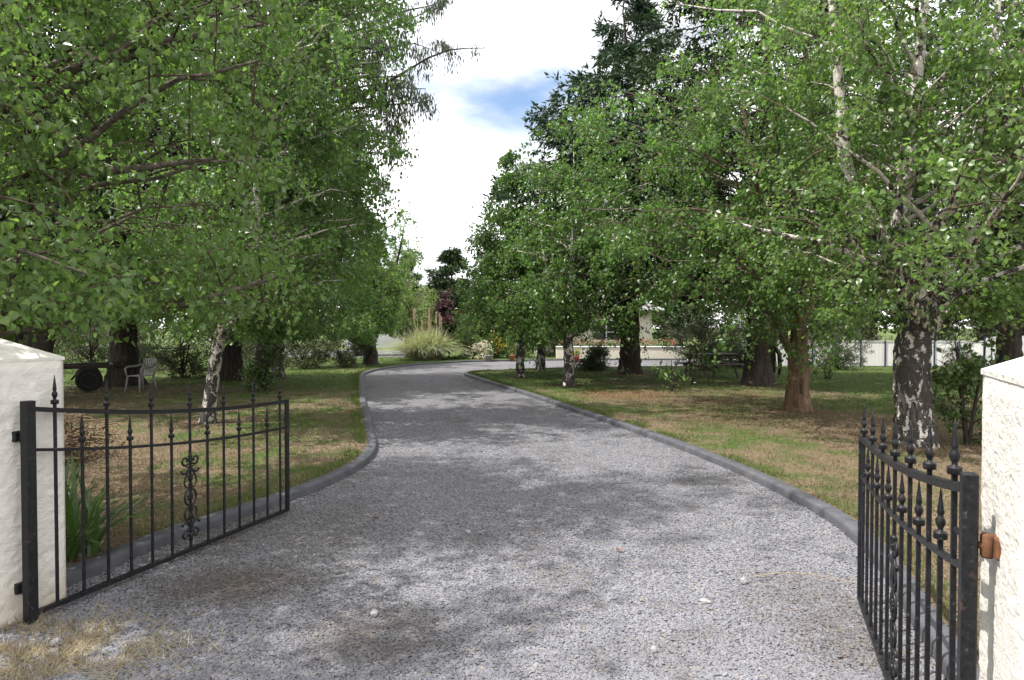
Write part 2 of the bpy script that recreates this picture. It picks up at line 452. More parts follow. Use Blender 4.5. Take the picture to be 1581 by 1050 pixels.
class MB:
    """collects simple solids into one mesh"""
    def __init__(self):
        self.v, self.f, self.s = [], [], []
    def add(self, vs, fs, smooth=False):
        n = len(self.v)
        self.v += [tuple(p) for p in vs]
        self.f += [tuple(i + n for i in f) for f in fs]
        self.s += [smooth] * len(fs)
        return self
    def box(self, c, s, rz=0.0, rx=0.0, ry=0.0, bev=0.0):
        m = Matrix.Rotation(rz, 3, 'Z') @ Matrix.Rotation(ry, 3, 'Y') @ Matrix.Rotation(rx, 3, 'X')
        hx, hy, hz = s[0] / 2, s[1] / 2, s[2] / 2
        b = min(bev, hx * .9, hy * .9, hz * .9)
        if b <= 0:
            pts = [(x, y, z) for z in (-hz, hz) for x, y in ((-hx, -hy), (hx, -hy), (hx, hy), (-hx, hy))]
            fs = [(0, 3, 2, 1), (4, 5, 6, 7), (0, 1, 5, 4), (1, 2, 6, 5), (2, 3, 7, 6), (3, 0, 4, 7)]
        else:
            def ring(i, z):
                x, y = hx - i, hy - i
                return [(-x + b, -y, z), (x - b, -y, z), (x, -y + b, z), (x, y - b, z), (x - b, y, z), (-x + b, y, z), (-x, y - b, z), (-x, -y + b, z)]
            def inner(z):
                x, y = hx - b, hy - b
                return [(-x, -y, z), (x, -y, z), (x, -y, z), (x, y, z), (x, y, z), (-x, y, z), (-x, y, z), (-x, -y, z)]
            pts = [Vector(p) * 1 for p in inner(-hz)] + ring(0, -hz + b) + ring(0, hz - b) + inner(hz)
            fs = [tuple(reversed(range(8))), tuple(range(24, 32))]
            for k in range(3):
                for i in range(8):
                    j = (i + 1) % 8
                    fs.append((k * 8 + i, k * 8 + j, k * 8 + 8 + j, k * 8 + 8 + i))
        c = Vector(c)
        return self.add([m @ Vector(p) + c for p in pts], fs)
    def tube(self, pts, rad, sides=8, smooth=True, cap=True):
        pts = [Vector(p) for p in pts]
        if not hasattr(rad, '__len__'):
            rad = [rad] * len(pts)
        vs, fs = [], []
        prev = None
        for i, p in enumerate(pts):
            a = pts[max(0, i - 1)]
            c = pts[min(len(pts) - 1, i + 1)]
            d = (c - a).normalized()
            if prev is None:
                u = d.orthogonal().normalized()
            else:
                u = (prev - d * prev.dot(d)).normalized()
            prev = u
            w = d.cross(u)
            for k in range(sides):
                an = 2 * math.pi * k / sides
                vs.append(p + (u * math.cos(an) + w * math.sin(an)) * rad[i])
        for i in range(len(pts) - 1):
            for k in range(sides):
                j = (k + 1) % sides
                fs.append((i * sides + k, i * sides + j, (i + 1) * sides + j, (i + 1) * sides + k))
        if cap:
            fs.append(tuple(reversed(range(sides))))
            fs.append(tuple((len(pts) - 1) * sides + k for k in range(sides)))
        return self.add(vs, fs, smooth)
    def lathe(self, c, prof, sides=12, axis='Z', smooth=True):
        vs, fs = [], []
        for r, h in prof:
            for k in range(sides):
                an = 2 * math.pi * k / sides
                x, y = r * math.cos(an), r * math.sin(an)
                p = {'Z': (x, y, h), 'Y': (x, h, y), 'X': (h, x, y)}[axis]
                vs.append(Vector(c) + Vector(p))
        for i in range(len(prof) - 1):
            for k in range(sides):
                j = (k + 1) % sides
                fs.append((i * sides + k, i * sides + j, (i + 1) * sides + j, (i + 1) * sides + k))
        fs.append(tuple(reversed(range(sides))))
        fs.append(tuple((len(prof) - 1) * sides + k for k in range(sides)))
        return self.add(vs, fs, smooth)
    def prism(self, poly, z0, z1):
        n = len(poly)
        vs = [(x, y, z0) for x, y in poly] + [(x, y, z1) for x, y in poly]
        fs = [tuple(reversed(range(n))), tuple(range(n, 2 * n))]
        fs += [(i, (i + 1) % n, n + (i + 1) % n, n + i) for i in range(n)]
        return self.add(vs, fs)
    def mesh(self, name):
        me = bpy.data.meshes.new(name)
        me.from_pydata(self.v, [], self.f)
        me.polygons.foreach_set('use_smooth', self.s)
        me.update()
        return me
    def build(self, name, mat, parent=None, loc=None):
        return link(name, self.mesh(name), mat, parent, loc)

def catmull(pts, per):
    p = np.asarray(pts, float)
    p = np.vstack([2 * p[0] - p[1], p, 2 * p[-1] - p[-2]])
    out = []
    for i in range(1, len(p) - 2):
        t = np.linspace(0, 1, per, endpoint=False)[:, None]
        a, b, c, d = p[i - 1], p[i], p[i + 1], p[i + 2]
        out.append(0.5 * ((2 * b) + (c - a) * t + (2 * a - 5 * b + 4 * c - d) * t ** 2 + (3 * b - a - 3 * c + d) * t ** 3))
    out.append(p[-2][None, :])
    return np.vstack(out)

def unit(v):
    return v / np.maximum(np.linalg.norm(v, axis=-1, keepdims=True), 1e-9)

def np_tubes(paths, radii, sides):
    """paths (n,k,3), radii (n,k) -> verts, quads"""
    n, k, _ = paths.shape
    d = np.empty_like(paths)
    d[:, 1:-1] = paths[:, 2:] - paths[:, :-2]
    d[:, 0] = paths[:, 1] - paths[:, 0]
    d[:, -1] = paths[:, -1] - paths[:, -2]
    d = unit(d)
    mean = unit(paths[:, -1] - paths[:, 0])
    ref = np.where(np.abs(mean[:, 2:3]) > 0.8, np.array([[1.0, 0, 0]]), np.array([[0, 0, 1.0]]))
    u = unit(np.cross(d, np.broadcast_to(ref[:, None, :], d.shape)))
    w = np.cross(d, u)
    an = np.arange(sides) * 2 * np.pi / sides
    vs = paths[:, :, None, :] + radii[:, :, None, None] * (u[:, :, None, :] * np.cos(an)[None, None, :, None] + w[:, :, None, :] * np.sin(an)[None, None, :, None])
    base = (np.arange(n) * k * sides)[:, None, None]
    ii = (np.arange(k - 1) * sides)[None, :, None]
    s = np.arange(sides)[None, None, :]
    s2 = (s + 1) % sides
    q = np.stack([base + ii + s, base + ii + s2, base + ii + sides + s2, base + ii + sides + s], -1)
    return vs.reshape(-1, 3), q.reshape(-1, 4)

def np_leaves(P, D, N, L, W, heart=False, fold=0.18):
    """leaf blades at P pointing along D with face normal N"""
    D = unit(D)
    S = unit(np.cross(D, N))
    N = np.cross(S, D)
    L = L[:, None]
    W = W[:, None]
    n = len(P)
    if heart:
        pts = [P, P + D * L * .22 + S * W * .46 + N * W * fold, P + D * L * .55 + S * W * .38 + N * W * fold * .8, P + D * L - N * L * .12,
               P + D * L * .55 - S * W * .38 + N * W * fold * .8, P + D * L * .22 - S * W * .46 + N * W * fold]
        v = np.stack(pts, 1).reshape(-1, 3)
        b = (np.arange(n) * 6)[:, None]
        q = np.concatenate([b + np.array([[0, 1, 2, 3]]), b + np.array([[0, 3, 4, 5]])])
        return v, q, None
    pts = [P, P + D * L * .42 + S * W * .5 + N * W * fold, P + D * L, P + D * L * .42 - S * W * .5 + N * W * fold]
    v = np.stack(pts, 1).reshape(-1, 3)
    b = (np.arange(n) * 4)[:, None]
    t = np.concatenate([b + np.array([[0, 1, 2]]), b + np.array([[0, 2, 3]])])
    return v, None, t

def bez(p0, p1, p2, k):
    t = np.linspace(0, 1, k)[None, :, None]
    return (1 - t) ** 2 * p0[:, None] + 2 * (1 - t) * t * p1[:, None] + t ** 2 * p2[:, None]

def rdir(rng, n):
    return unit(rng.normal(size=(n, 3)))

# ------------------------------------------------------------------ tree builder
def stems_mesh(stems, rng, sides=12, flare=True):
    """tapered trunk and leaders; each stem [(x,y,z,r)...]"""
    V, Q, off, sk = [], [], 0, []
    for i, st in enumerate(stems):
        p = catmull(st, 7)
        k = len(p)
        path, rad = p[:, :3].copy(), np.maximum(p[:, 3], 0.004)
        wob = np.cumsum(rng.normal(size=(k, 3)) * 0.006, 0) * np.linspace(0, 1, k)[:, None]
        path[:, :2] += wob[:, :2] * (rad[0] * 8)
        s = sides if rad[0] > 0.09 else 7
        v, q = np_tubes(path[None], rad[None], s)
        v = v.reshape(k, s, 3)
        # fluted, lumpy trunk and root flare
        ang = np.arange(s) * 2 * np.pi / s
        ph = rng.uniform(0, 6.28, 3)
        lump = 1 + 0.09 * np.sin(3 * ang + ph[0])[None] * np.cos(path[:, 2:3] * 2.1 + ph[1]) + 0.05 * rng.normal(size=(k, s))
        if i == 0 and flare:
            lump = lump * (1 + np.exp(-path[:, 2:3] / 0.16) * (0.20 + 0.14 * np.sin(4 * ang + ph[2]))[None])
        v = path[:, None] + (v - path[:, None]) * lump[:, :, None]
        V.append(v.reshape(-1, 3))
        Q.append(q + off)
        off += k * s
        sk.append(np.column_stack([path, rad]))
    return np.vstack(V), np.vstack(Q), np.vstack(sk)

def grow(stems, env, seed, n1=40, n2=8, n3=7, nl=24, leaf=(0.06, 0.045), heart=False, droop=0.35, mode='broad',
         l2=(0.5, 1.1), twig=(0.25, 0.55), rise=0.45, shell=0.35, twig_geo=True, limb_r=0.8, extra_limbs=None, spread=0.05, xmax=None, zfloor=None, gaps=True):
    rng = np.random.default_rng(seed)
    tv, tq, sk = stems_mesh(stems, rng)
    ez = np.array([e[0] for e in env]); er = np.array([e[1] for e in env])
    ex = np.array([e[2] if len(e) > 2 else 0 for e in env]); ey = np.array([e[3] if len(e) > 3 else 0 for e in env])
    ph = rng.uniform(0, 6.28, 4)
    def Rad(z, th):
        return np.interp(z, ez, er) * (1 + 0.20 * np.sin(3 * th + ph[0] + z * 1.1) + 0.13 * np.sin(5 * th + ph[1] - z * 1.7) + 0.10 * np.sin(2 * z + ph[2]))
    # first limbs
    zz = np.linspace(ez[0], ez[-1], 200)
    w = np.interp(zz, ez, er) ** (2 if mode == 'broad' else 1) + 0.04
    z1 = rng.choice(zz, n1, p=w / w.sum()) + rng.uniform(-.05, .05, n1)
    th = (np.arange(n1) * 2.399963 + rng.uniform(-.5, .5, n1))
    rng.shuffle(th)
    rr = Rad(z1, th) * (np.sqrt(rng.uniform(shell, 1.0, n1)) if mode == 'broad' else rng.uniform(0.72, 1.05, n1))
    E = np.column_stack([np.interp(z1, ez, ex) + rr * np.cos(th), np.interp(z1, ez, ey) + rr * np.sin(th), z1])
    def clampx(A, soft=0.0):
        if xmax is None:
            return
        lim = np.interp(A[..., 2], [a for a, _ in xmax], [b for _, b in xmax])
        A[..., 0] = np.where(A[..., 0] > lim, lim - (A[..., 0] - lim) * 0.6 - soft, A[..., 0])
    clampx(E, 0.25)
    want = E.copy()
    want[:, 0] = np.interp(z1, ez, ex) * .6; want[:, 1] = np.interp(z1, ez, ey) * .6
    want[:, 2] = z1 - rr * rise
    zmin = ez[0] - (0.4 if mode == 'broad' else 0.0)
    ok = sk[sk[:, 2] > min(zmin, sk[:, 2].max() - .1)]
    dd = ((want[:, None] - ok[None, :, :3]) ** 2 * np.array([0.35, 0.35, 1.0])).sum(-1)
    si = dd.argmin(1)
    S, SR = ok[si, :3], ok[si, 3]
    ln = np.linalg.norm(E - S, axis=1)
    C = (S + E) / 2
    C[:, 2] += ln * (0.14 if mode == 'broad' else (-0.10)) 
    C += rng.normal(size=C.shape) * ln[:, None] * 0.06
    k1 = 8
    L1 = bez(S, C, E, k1)
    L1[:, 1:] += rng.normal(size=(n1, k1 - 1, 3)) * (ln[:, None, None] * 0.012)
    r0 = np.minimum(SR * 0.6, 0.011 + ln * 0.0115 * limb_r)
    L1r = r0[:, None] * np.linspace(1, 0.22, k1)[None]
    if extra_limbs:
        ev = []
        for st in extra_limbs:
            p = catmull(st, 4)
            t0 = np.linspace(0, 1, len(p)); t1 = np.linspace(0, 1, k1)
            ev.append(np.column_stack([np.interp(t1, t0, p[:, j]) for j in range(4)]))
        ev = np.array(ev)
        L1 = np.concatenate([L1, ev[:, :, :3]]); L1r = np.concatenate([L1r, ev[:, :, 3]])
        n1 = len(L1)
        ln = np.concatenate([ln, np.linalg.norm(ev[:, -1, :3] - ev[:, 0, :3], axis=1)])
        th = np.concatenate([th, np.arctan2(ev[:, -1, 1] - ev[:, 0, 1], ev[:, -1, 0] - ev[:, 0, 0])])
    bv, bq = np_tubes(L1, L1r, 6)
    V, Q = [bv], [bq]
    off = len(bv)
    # second limbs
    m = n1 * n2
    ii = np.repeat(np.arange(n1), n2)
    tt = np.tile(np.linspace(0.22, 1.0, n2), n1) + rng.uniform(-.05, .05, m)
    tt = np.clip(tt, 0.1, 1.0)
    f = tt * (k1 - 1); i0 = np.minimum(f.astype(int), k1 - 2); fr = (f - i0)[:, None]
    S2 = L1[ii, i0] * (1 - fr) + L1[ii, i0 + 1] * fr
    along = unit(L1[ii, i0 + 1] - L1[ii, i0])
    ln2 = rng.uniform(*l2, m) * np.clip(ln[ii] / 1.6, .35, 1.15)
    if mode == 'broad':
        side = rdir(rng, m); side[:, 2] = side[:, 2] * 0.7 + 0.12
        D2 = unit(along * 0.55 + side)
        E2 = S2 + D2 * ln2[:, None]
        C2 = (S2 + E2) / 2 + np.array([0, 0, 1.0]) * ln2[:, None] * 0.15
        E2[:, 2] -= ln2 * droop * 0.5
    else:
        sg = np.where(np.arange(m) % 2, 1.0, -1.0)
        hor = np.cross(along, np.array([0, 0, 1.0])) * sg[:, None]
        D2 = unit(along * 0.8 + unit(hor) * rng.uniform(.5, 1.0, m)[:, None] + rng.normal(size=(m, 3)) * 0.12)
        ln2 = ln2 * (1.15 - 0.75 * tt)
        E2 = S2 + D2 * ln2[:, None]
        E2[:, 2] += ln2 * rng.uniform(-.25, .15, m)
        C2 = (S2 + E2) / 2 + np.array([0, 0, -1.0]) * ln2[:, None] * 0.1
    clampx(E2, 0.1)
    if zfloor is not None:
        E2[:, 2] = np.maximum(E2[:, 2], zfloor + .1 + rng.uniform(0, .4, m))
    k2 = 4
    L2 = bez(S2, C2, E2, k2)
    r2 = np.minimum(L1r[ii, i0] * 0.6, 0.004 + ln2 * 0.006)
    v, q = np_tubes(L2, r2[:, None] * np.linspace(1, .35, k2)[None], 3)
    V.append(v); Q.append(q + off); off += len(v)
    # twigs
    m3 = m * n3
    jj = np.repeat(np.arange(m), n3)
    t3 = np.clip(np.tile(np.linspace(0.15, 1, n3), m) + rng.uniform(-.08, .08, m3), 0.05, 1)
    f = t3 * (k2 - 1); i0 = np.minimum(f.astype(int), k2 - 2); fr = (f - i0)[:, None]
    S3 = L2[jj, i0] * (1 - fr) + L2[jj, i0 + 1] * fr
    al3 = unit(L2[jj, i0 + 1] - L2[jj, i0])
    ln3 = rng.uniform(*twig, m3)
    if mode == 'broad':
        D3 = unit(al3 * 0.5 + rdir(rng, m3) * 0.9)
        E3 = S3 + D3 * ln3[:, None] * (1 - droop * 0.4)
        E3[:, 2] -= ln3 * droop
        C3 = S3 + D3 * ln3[:, None] * 0.5
    else:
        D3 = unit(al3 * 0.8 + rdir(rng, m3) * np.array([0.8, 0.8, 0.45]))
        E3 = S3 + D3 * ln3[:, None]
        E3[:, 2] -= ln3 * droop
        C3 = (S3 + E3) / 2
    if zfloor is not None:
        E3[:, 2] = np.maximum(E3[:, 2], zfloor + rng.uniform(0, .35, m3))
    k3 = 3
    L3 = bez(S3, C3, E3, k3)
    if twig_geo:
        pick = np.arange(m3) if twig_geo is True else np.nonzero(rng.random(m3) < twig_geo)[0]
        v, q = np_tubes(L3[pick], np.linspace(.0035, .0015, k3)[None].repeat(len(pick), 0), 3)
        V.append(v); Q.append(q + off); off += len(v)
    # leaves
    ml = m3 * nl
    kk = np.repeat(np.arange(m3), nl)
    tl = rng.uniform(0.05, 1.0, ml)
    f = tl * (k3 - 1); i0 = np.minimum(f.astype(int), k3 - 2); fr = (f - i0)[:, None]
    P = L3[kk, i0] * (1 - fr) + L3[kk, i0 + 1] * fr
    P = P + rng.normal(size=P.shape) * (spread if mode == 'broad' else spread * 0.5)
    al = unit(L3[kk, i0 + 1] - L3[kk, i0])
    if mode == 'broad' and gaps:
        # foliage gathers in sprays with openings between them
        nz = np.zeros(ml)
        for _ in range(7):
            nz += np.sin(P @ (rdir(rng, 1)[0] * 6.283 / rng.uniform(.55, 1.5)) + rng.uniform(0, 6.28))
        kp = rng.random(ml) < np.clip(.62 + .33 * nz, .10, 1)
        P, al = P[kp], al[kp]
        ml = len(P)
    if mode == 'broad':
        D = unit(rdir(rng, ml) * 0.75 + np.array([0, 0, -0.55]) + al * 0.25)
    elif mode == 'gum':
        D = unit(rdir(rng, ml) * 0.35 + np.array([0, 0, -1.0]))
    else:
        D = unit(al * 0.9 + rdir(rng, ml) * 0.75)
    N = rdir(rng, ml) + np.array([0, 0, 0.5])
    sz = rng.uniform(0.65, 1.4, ml)
    return dict(trunk=(tv, tq), limbs=(V[0], Q[0]), twigs=(np.vstack(V[1:]), np.vstack(Q[1:]) - len(V[0])), leaf=(P, D, N, leaf[0] * sz, leaf[1] * sz * rng.uniform(.85, 1.1, ml)), heart=heart)

def tree(name, label, cat, base, g, bark, leaf, group=None, keep=None, single=0, limb_bark=None):
    root = empty(name, base, 0, label, cat, group)
    (v, q), (v2, q2) = g['trunk'], g['limbs']
    me = np_mesh('trunk', np.vstack([v, v2]), np.vstack([q, q2 + len(v)]), None, True)
    me.materials.append(M[bark]); me.materials.append(M[limb_bark or bark])
    me.polygons.foreach_set('material_index', np.concatenate([np.zeros(len(q), np.int32), np.ones(len(q2), np.int32)]))
    link('trunk', me, None, root)
    v, q = g['twigs']
    tw = link('twigs', np_mesh('twigs', v, q, None, True), M['twig_bark'], root)
    tw['kind'] = 'stuff'
    P, D, N, L, W = g['leaf']
    if keep is not None:
        k = keep(P + np.array(base)[None])
        P, D, N, L, W = P[k], D[k], N[k], L[k], W[k]
    if single:
        wp = P + np.array(base)[None]
        y = np.maximum(wp[:, 1], 0.3)
        u = 790 + 1000 * wp[:, 0] / y
        vv = 505 - 1000 * (wp[:, 2] - CAMZ) / y
        inside = (u > 5) & (u < 1575) & (vv > 5) & (vv < 1045) & (wp[:, 1] > 0.5)
        score = np.where(inside, L / y, -1)
        order = np.argsort(-score)
        near, rest = order[:single], order[single:]
        lv, lq, lt = np_leaves(np.zeros((1, 3)), np.array([[0, 1.0, 0]]), np.array([[0, 0, 1.0]]), np.array([1.0]), np.array([0.8]), True)
        lm = np_mesh('leaf', lv, lq, lt)
        lm.materials.append(M['birch_leaf_single'])
        for i in near:
            d = unit(D[i]); s = unit(np.cross(d, N[i])); nn = np.cross(s, d)
            mt = Matrix(((s[0] * L[i], d[0] * L[i], nn[0] * L[i], P[i, 0]), (s[1] * L[i], d[1] * L[i], nn[1] * L[i], P[i, 1]),
                         (s[2] * L[i], d[2] * L[i], nn[2] * L[i], P[i, 2]), (0, 0, 0, 1)))
            lo = link('leaf', lm, None, root)
            lo.matrix_local = mt
        P, D, N, L, W = P[rest], D[rest], N[rest], L[rest], W[rest]
    lv, lq, lt = np_leaves(P, D, N, L, W, g['heart'])
    c = link('crown', np_mesh('crown', lv, lq, lt), M[leaf], root)
    if single:
        c['kind'] = 'stuff'
    return root

def copy_tree(o, loc, rz, label, scale=1.0, group=None):
    c = o.copy(); COL.objects.link(c)
    c.location = loc; c.rotation_euler = (0, 0, rz); c.scale = (scale,) * 3
    tag(c, label, None, group)
    for ch in o.children:
        d = ch.copy(); COL.objects.link(d); d.parent = c
        for g in ch.children:
            e = g.copy(); COL.objects.link(e); e.parent = d
    return c

# leaf material for leaves that are objects of their own (colour by object)
t = NT('birch_leaf_single')
rnd = t.node('ShaderNodeObjectInfo').outputs['Random']
col = t.ramp(rnd, [(0, (0.08, 0.14, 0.038)), (0.5, (0.11, 0.18, 0.05)), (1, (0.14, 0.2, 0.062))])
b = t.bsdf(col, 0.4, 0.45)
tr = t.node('ShaderNodeBsdfTranslucent'); t.put(tr.inputs['Color'], t.mix(1.0, col, (1.35, 1.5, 0.85), 'MULTIPLY'))
mx = t.node('ShaderNodeMixShader'); mx.inputs[0].default_value = 0.5
t.l.new(b.outputs[0], mx.inputs[1]); t.l.new(tr.outputs[0], mx.inputs[2])
M['birch_leaf_single'] = t.done(mx)

# ================================================================== GROUND, DRIVE, KERBS
E_ = np.array([0.904, -0.427])       # along the gate line, left pillar to right pillar
N_ = np.array([0.427, 0.904])        # through the gate, up the drive
LK = [(-2.98, 4.02), (-2.84, 4.4), (-2.65, 5.15), (-2.22, 6.12), (-1.93, 7.0), (-1.81, 7.7), (-1.80, 8.4), (-1.92, 9.2), (-2.2, 10.3), (-2.78, 12.6),
      (-3.5, 15.4), (-4.42, 19.3), (-5.0, 21.8), (-5.25, 23.6), (-5.15, 25.7), (-4.3, 28.6), (-2.4, 31.0), (0.5, 32.4), (4.0, 33.0), (9.0, 33.2)]
RK = [(1.52, 2.06), (1.75, 2.42), (2.06, 3.02), (2.28, 3.67), (2.47, 4.2), (2.67, 4.93), (2.76, 5.6), (2.74, 6.2), (2.62, 7.4), (2.32, 8.95), (1.84, 10.8), (1.18, 13.1), (0.2, 16.5), (-0.95, 20.2),
      (-1.55, 22.2), (-1.72, 23.1), (-1.5, 23.9), (-0.75, 24.6), (0.6, 25.2), (2.6, 25.9), (5.2, 26.6), (9.0, 27.0)]
def smooth2(p, per=6):
    return catmull([(a, b, 0) for a, b in p], per)[:, :2]
LKs, RKs = smooth2(LK), smooth2(RK)

def offset2(path, d):
    t = np.gradient(path, axis=0)
    t = unit(t)
    return path + np.column_stack([-t[:, 1], t[:, 0]]) * d

LAWN_Z = 0.065
LP0 = np.array([-2.84, 3.72]); RP0 = np.array([1.385, 1.825])
def sheet(name, outer, holes, z, mat, kind='structure'):
    loops = [[Vector((x, y, 0)) for x, y in outer]] + [[Vector((x, y, 0)) for x, y in h] for h in holes]
    tri = tessellate_polygon(loops)
    pts = [p for l in loops for p in l]
    tr = [tuple(t) for t in tri]
    me = bpy.data.meshes.new(name)
    fs = []
    for a, b, c in tr:
        nz = (pts[b] - pts[a]).cross(pts[c] - pts[a]).z
        fs.append((a, b, c) if nz > 0 else (a, c, b))
    me.from_pydata([(p.x, p.y, z) for p in pts], [], fs)
    me.update()
    return tag(link(name, me, mat), kind=kind)

lk_mid, rk_mid = offset2(LKs, 0.07), offset2(RKs, -0.07)
wl_out = LP0 - E_ * 30; wr_out = RP0 + E_ * 30
drive_poly = [tuple(p) for p in lk_mid] + [(30, 33.4), (30, 27.2)] + [tuple(p) for p in rk_mid[::-1]] + [tuple(RP0 + E_ * 0.2 + N_ * .2), tuple(wr_out), (28, -40), (-30, -40), tuple(wl_out), tuple(LP0 - E_ * .2 + N_ * .2)]
BIG = 900
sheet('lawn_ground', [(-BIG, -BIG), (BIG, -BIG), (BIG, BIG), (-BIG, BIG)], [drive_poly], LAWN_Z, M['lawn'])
drive = sheet('driveway', drive_poly, [], 0.0, M['gravel'])
# yard gravel behind the pampas bed where the van stands
sheet('yard_gravel', [(-16, 35.2), (-5.6, 34.6), (-5.4, 46), (-16, 46)], [], LAWN_Z + 0.006, M['gravel'])

def kerb(name, path, sgn, label):
    """extruded concrete kerb with a rounded drive-side edge"""
    prof = [(0.0, -0.03), (0.006, 0.058), (0.013, 0.074), (0.026, 0.083), (0.045, 0.087), (0.128, 0.086), (0.136, 0.078), (0.138, -0.03)]
    t = unit(np.gradient(path, axis=0))
    nrm = np.column_stack([-t[:, 1], t[:, 0]]) * sgn
    n, k = len(path), len(prof)
    vs = []
    for i in range(n):
        for a, h in prof:
            vs.append((*(path[i] + nrm[i] * a), h + 0.004 * mnoise.noise(Vector((path[i][0] * .9, path[i][1] * .9, a * 3)))))
    fs = []
    for i in range(n - 1):
        for j in range(k - 1):
            f = (i * k + j, (i + 1) * k + j, (i + 1) * k + j + 1, i * k + j + 1)
            fs.append(f if sgn < 0 else f[::-1])
    fs.append(tuple(range(k))); fs.append(tuple((n - 1) * k + j for j in reversed(range(k))))
    me = bpy.data.meshes.new(name)
    me.from_pydata(vs, [], fs)
    me.polygons.foreach_set('use_smooth', [True] * (len(fs) - 2) + [False] * 2)
    me.update()
    return tag(link(name, me, M['kerb_concrete']), label, None, None, 'structure')
kerb('kerb', LKs, 1, 'grey concrete kerb along the left edge of the drive')
kerb('kerb', RKs, -1, 'grey concrete kerb along the right edge of the drive')

def in_poly(P, poly):
    x, y = P[:, 0], P[:, 1]
    inside = np.zeros(len(P), bool)
    poly = np.asarray(poly)
    j = len(poly) - 1
    for i in range(len(poly)):
        xi, yi = poly[i]; xj, yj = poly[j]
        c = ((yi > y) != (yj > y)) & (x < (xj - xi) * (y - yi) / (yj - yi + 1e-12) + xi)
        inside ^= c
        j = i
    return inside
drive_in = [tuple(p) for p in LKs] + [(30, 33.4), (30, 27.2)] + [tuple(p) for p in RKs[::-1]] + drive_poly[len(LKs) + 2 + len(RKs):]
drive_out = [tuple(p) for p in offset2(LKs, .155)] + [(30, 33.4), (30, 27.2)] + [tuple(p) for p in offset2(RKs, -.155)[::-1]] + drive_poly[len(LKs) + 2 + len(RKs):]

# loose stones of the drive: countless, one mesh
rng = np.random.default_rng(4)
n = 420000
yy = 2.5 + (13.0 - 2.5) * rng.random(n) ** 1.5
xx = rng.uniform(-0.86, 0.86, n) * yy
P = np.column_stack([xx, yy])
P = P[in_poly(P, drive_in)]
def patch_amt(P):
    a = 1.15 * np.exp(-(((P[:, 0] + 1.85) / .75) ** 2 + ((P[:, 1] - 4.25) / .5) ** 2) * 1.1)
    a = np.maximum(a, .75 * np.exp(-(((P[:, 0] + 2.15) / .55) ** 2 + ((P[:, 1] - 5.5) / 1.1) ** 2)))
    a = np.maximum(a, .75 * np.exp(-(((P[:, 0] + .75) / .5) ** 2 + ((P[:, 1] - 3.55) / .5) ** 2)))
    a = np.maximum(a, .6 * np.exp(-(((P[:, 0] - 1.75) / .45) ** 2 + ((P[:, 1] - 3.7) / 1.1) ** 2)))
    nz = np.array([mnoise.noise(Vector((p[0] * 3.1, p[1] * 3.1, 2))) + .5 * mnoise.noise(Vector((p[0] * 8, p[1] * 8, 5))) for p in P])
    return a * np.clip(.55 + 1.3 * nz, 0, 1)
P = P[rng.random(len(P)) > patch_amt(P) * .95][:190000]
n = len(P)
sz = rng.gamma(4.0, 0.00105, n) + 0.0028
pv = np.column_stack([P, sz * rng.uniform(-.1, .45, n)])
pm = bpy.data.meshes.new('gravel')
pm.vertices.add(n)
pm.vertices.foreach_set('co', pv.astype(np.float32).ravel())
at = pm.attributes.new('pebble_scale', 'FLOAT_VECTOR', 'POINT')
at.data.foreach_set('vector', (sz[:, None] * np.column_stack([rng.uniform(.9, 1.45, n), rng.uniform(.7, 1.0, n), rng.uniform(.3, .55, n)])).astype(np.float32).ravel())
at = pm.attributes.new('pebble_turn', 'FLOAT_VECTOR', 'POINT')
at.data.foreach_set('vector', np.column_stack([rng.uniform(-.45, .45, n), rng.uniform(-.45, .45, n), rng.uniform(0, 6.28, n)]).astype(np.float32).ravel())
pm.update()
g = link('gravel', pm, None)
ng = bpy.data.node_groups.new('pebbles', 'GeometryNodeTree')
ng.interface.new_socket('Geometry', in_out='INPUT', socket_type='NodeSocketGeometry')
ng.interface.new_socket('Geometry', in_out='OUTPUT', socket_type='NodeSocketGeometry')
gi, go = ng.nodes.new('NodeGroupInput'), ng.nodes.new('NodeGroupOutput')
ico = ng.nodes.new('GeometryNodeMeshIcoSphere'); ico.inputs['Subdivisions'].default_value = 1; ico.inputs['Radius'].default_value = 1.0
rv = ng.nodes.new('FunctionNodeRandomValue'); rv.data_type = 'FLOAT_VECTOR'
rv.inputs[0].default_value = (-.3, -.3, -.3); rv.inputs[1].default_value = (.3, .3, .3); rv.inputs['Seed'].default_value = 5
sp = ng.nodes.new('GeometryNodeSetPosition')
sm_ = ng.nodes.new('GeometryNodeSetMaterial'); sm_.inputs['Material'].default_value = M['gravel_stones']
iop = ng.nodes.new('GeometryNodeInstanceOnPoints')
def attr(nm):
    a = ng.nodes.new('GeometryNodeInputNamedAttribute'); a.data_type = 'FLOAT_VECTOR'; a.inputs['Name'].default_value = nm
    return a.outputs[0]
e2r = ng.nodes.new('FunctionNodeEulerToRotation')
ng.links.new(ico.outputs['Mesh'], sp.inputs['Geometry']); ng.links.new(rv.outputs[0], sp.inputs['Offset'])
ng.links.new(sp.outputs[0], sm_.inputs['Geometry']); ng.links.new(sm_.outputs[0], iop.inputs['Instance'])
ng.links.new(gi.outputs[0], iop.inputs['Points']); ng.links.new(attr('pebble_turn'), e2r.inputs[0])
ng.links.new(e2r.outputs[0], iop.inputs['Rotation']); ng.links.new(attr('pebble_scale'), iop.inputs['Scale'])
ng.links.new(iop.outputs[0], go.inputs[0])
g.modifiers.new('pebbles', 'NODES').node_group = ng
pm.materials.append(M['gravel_stones'])
tag(g, 'loose grey gravel covering the driveway', 'gravel', None, 'stuff')

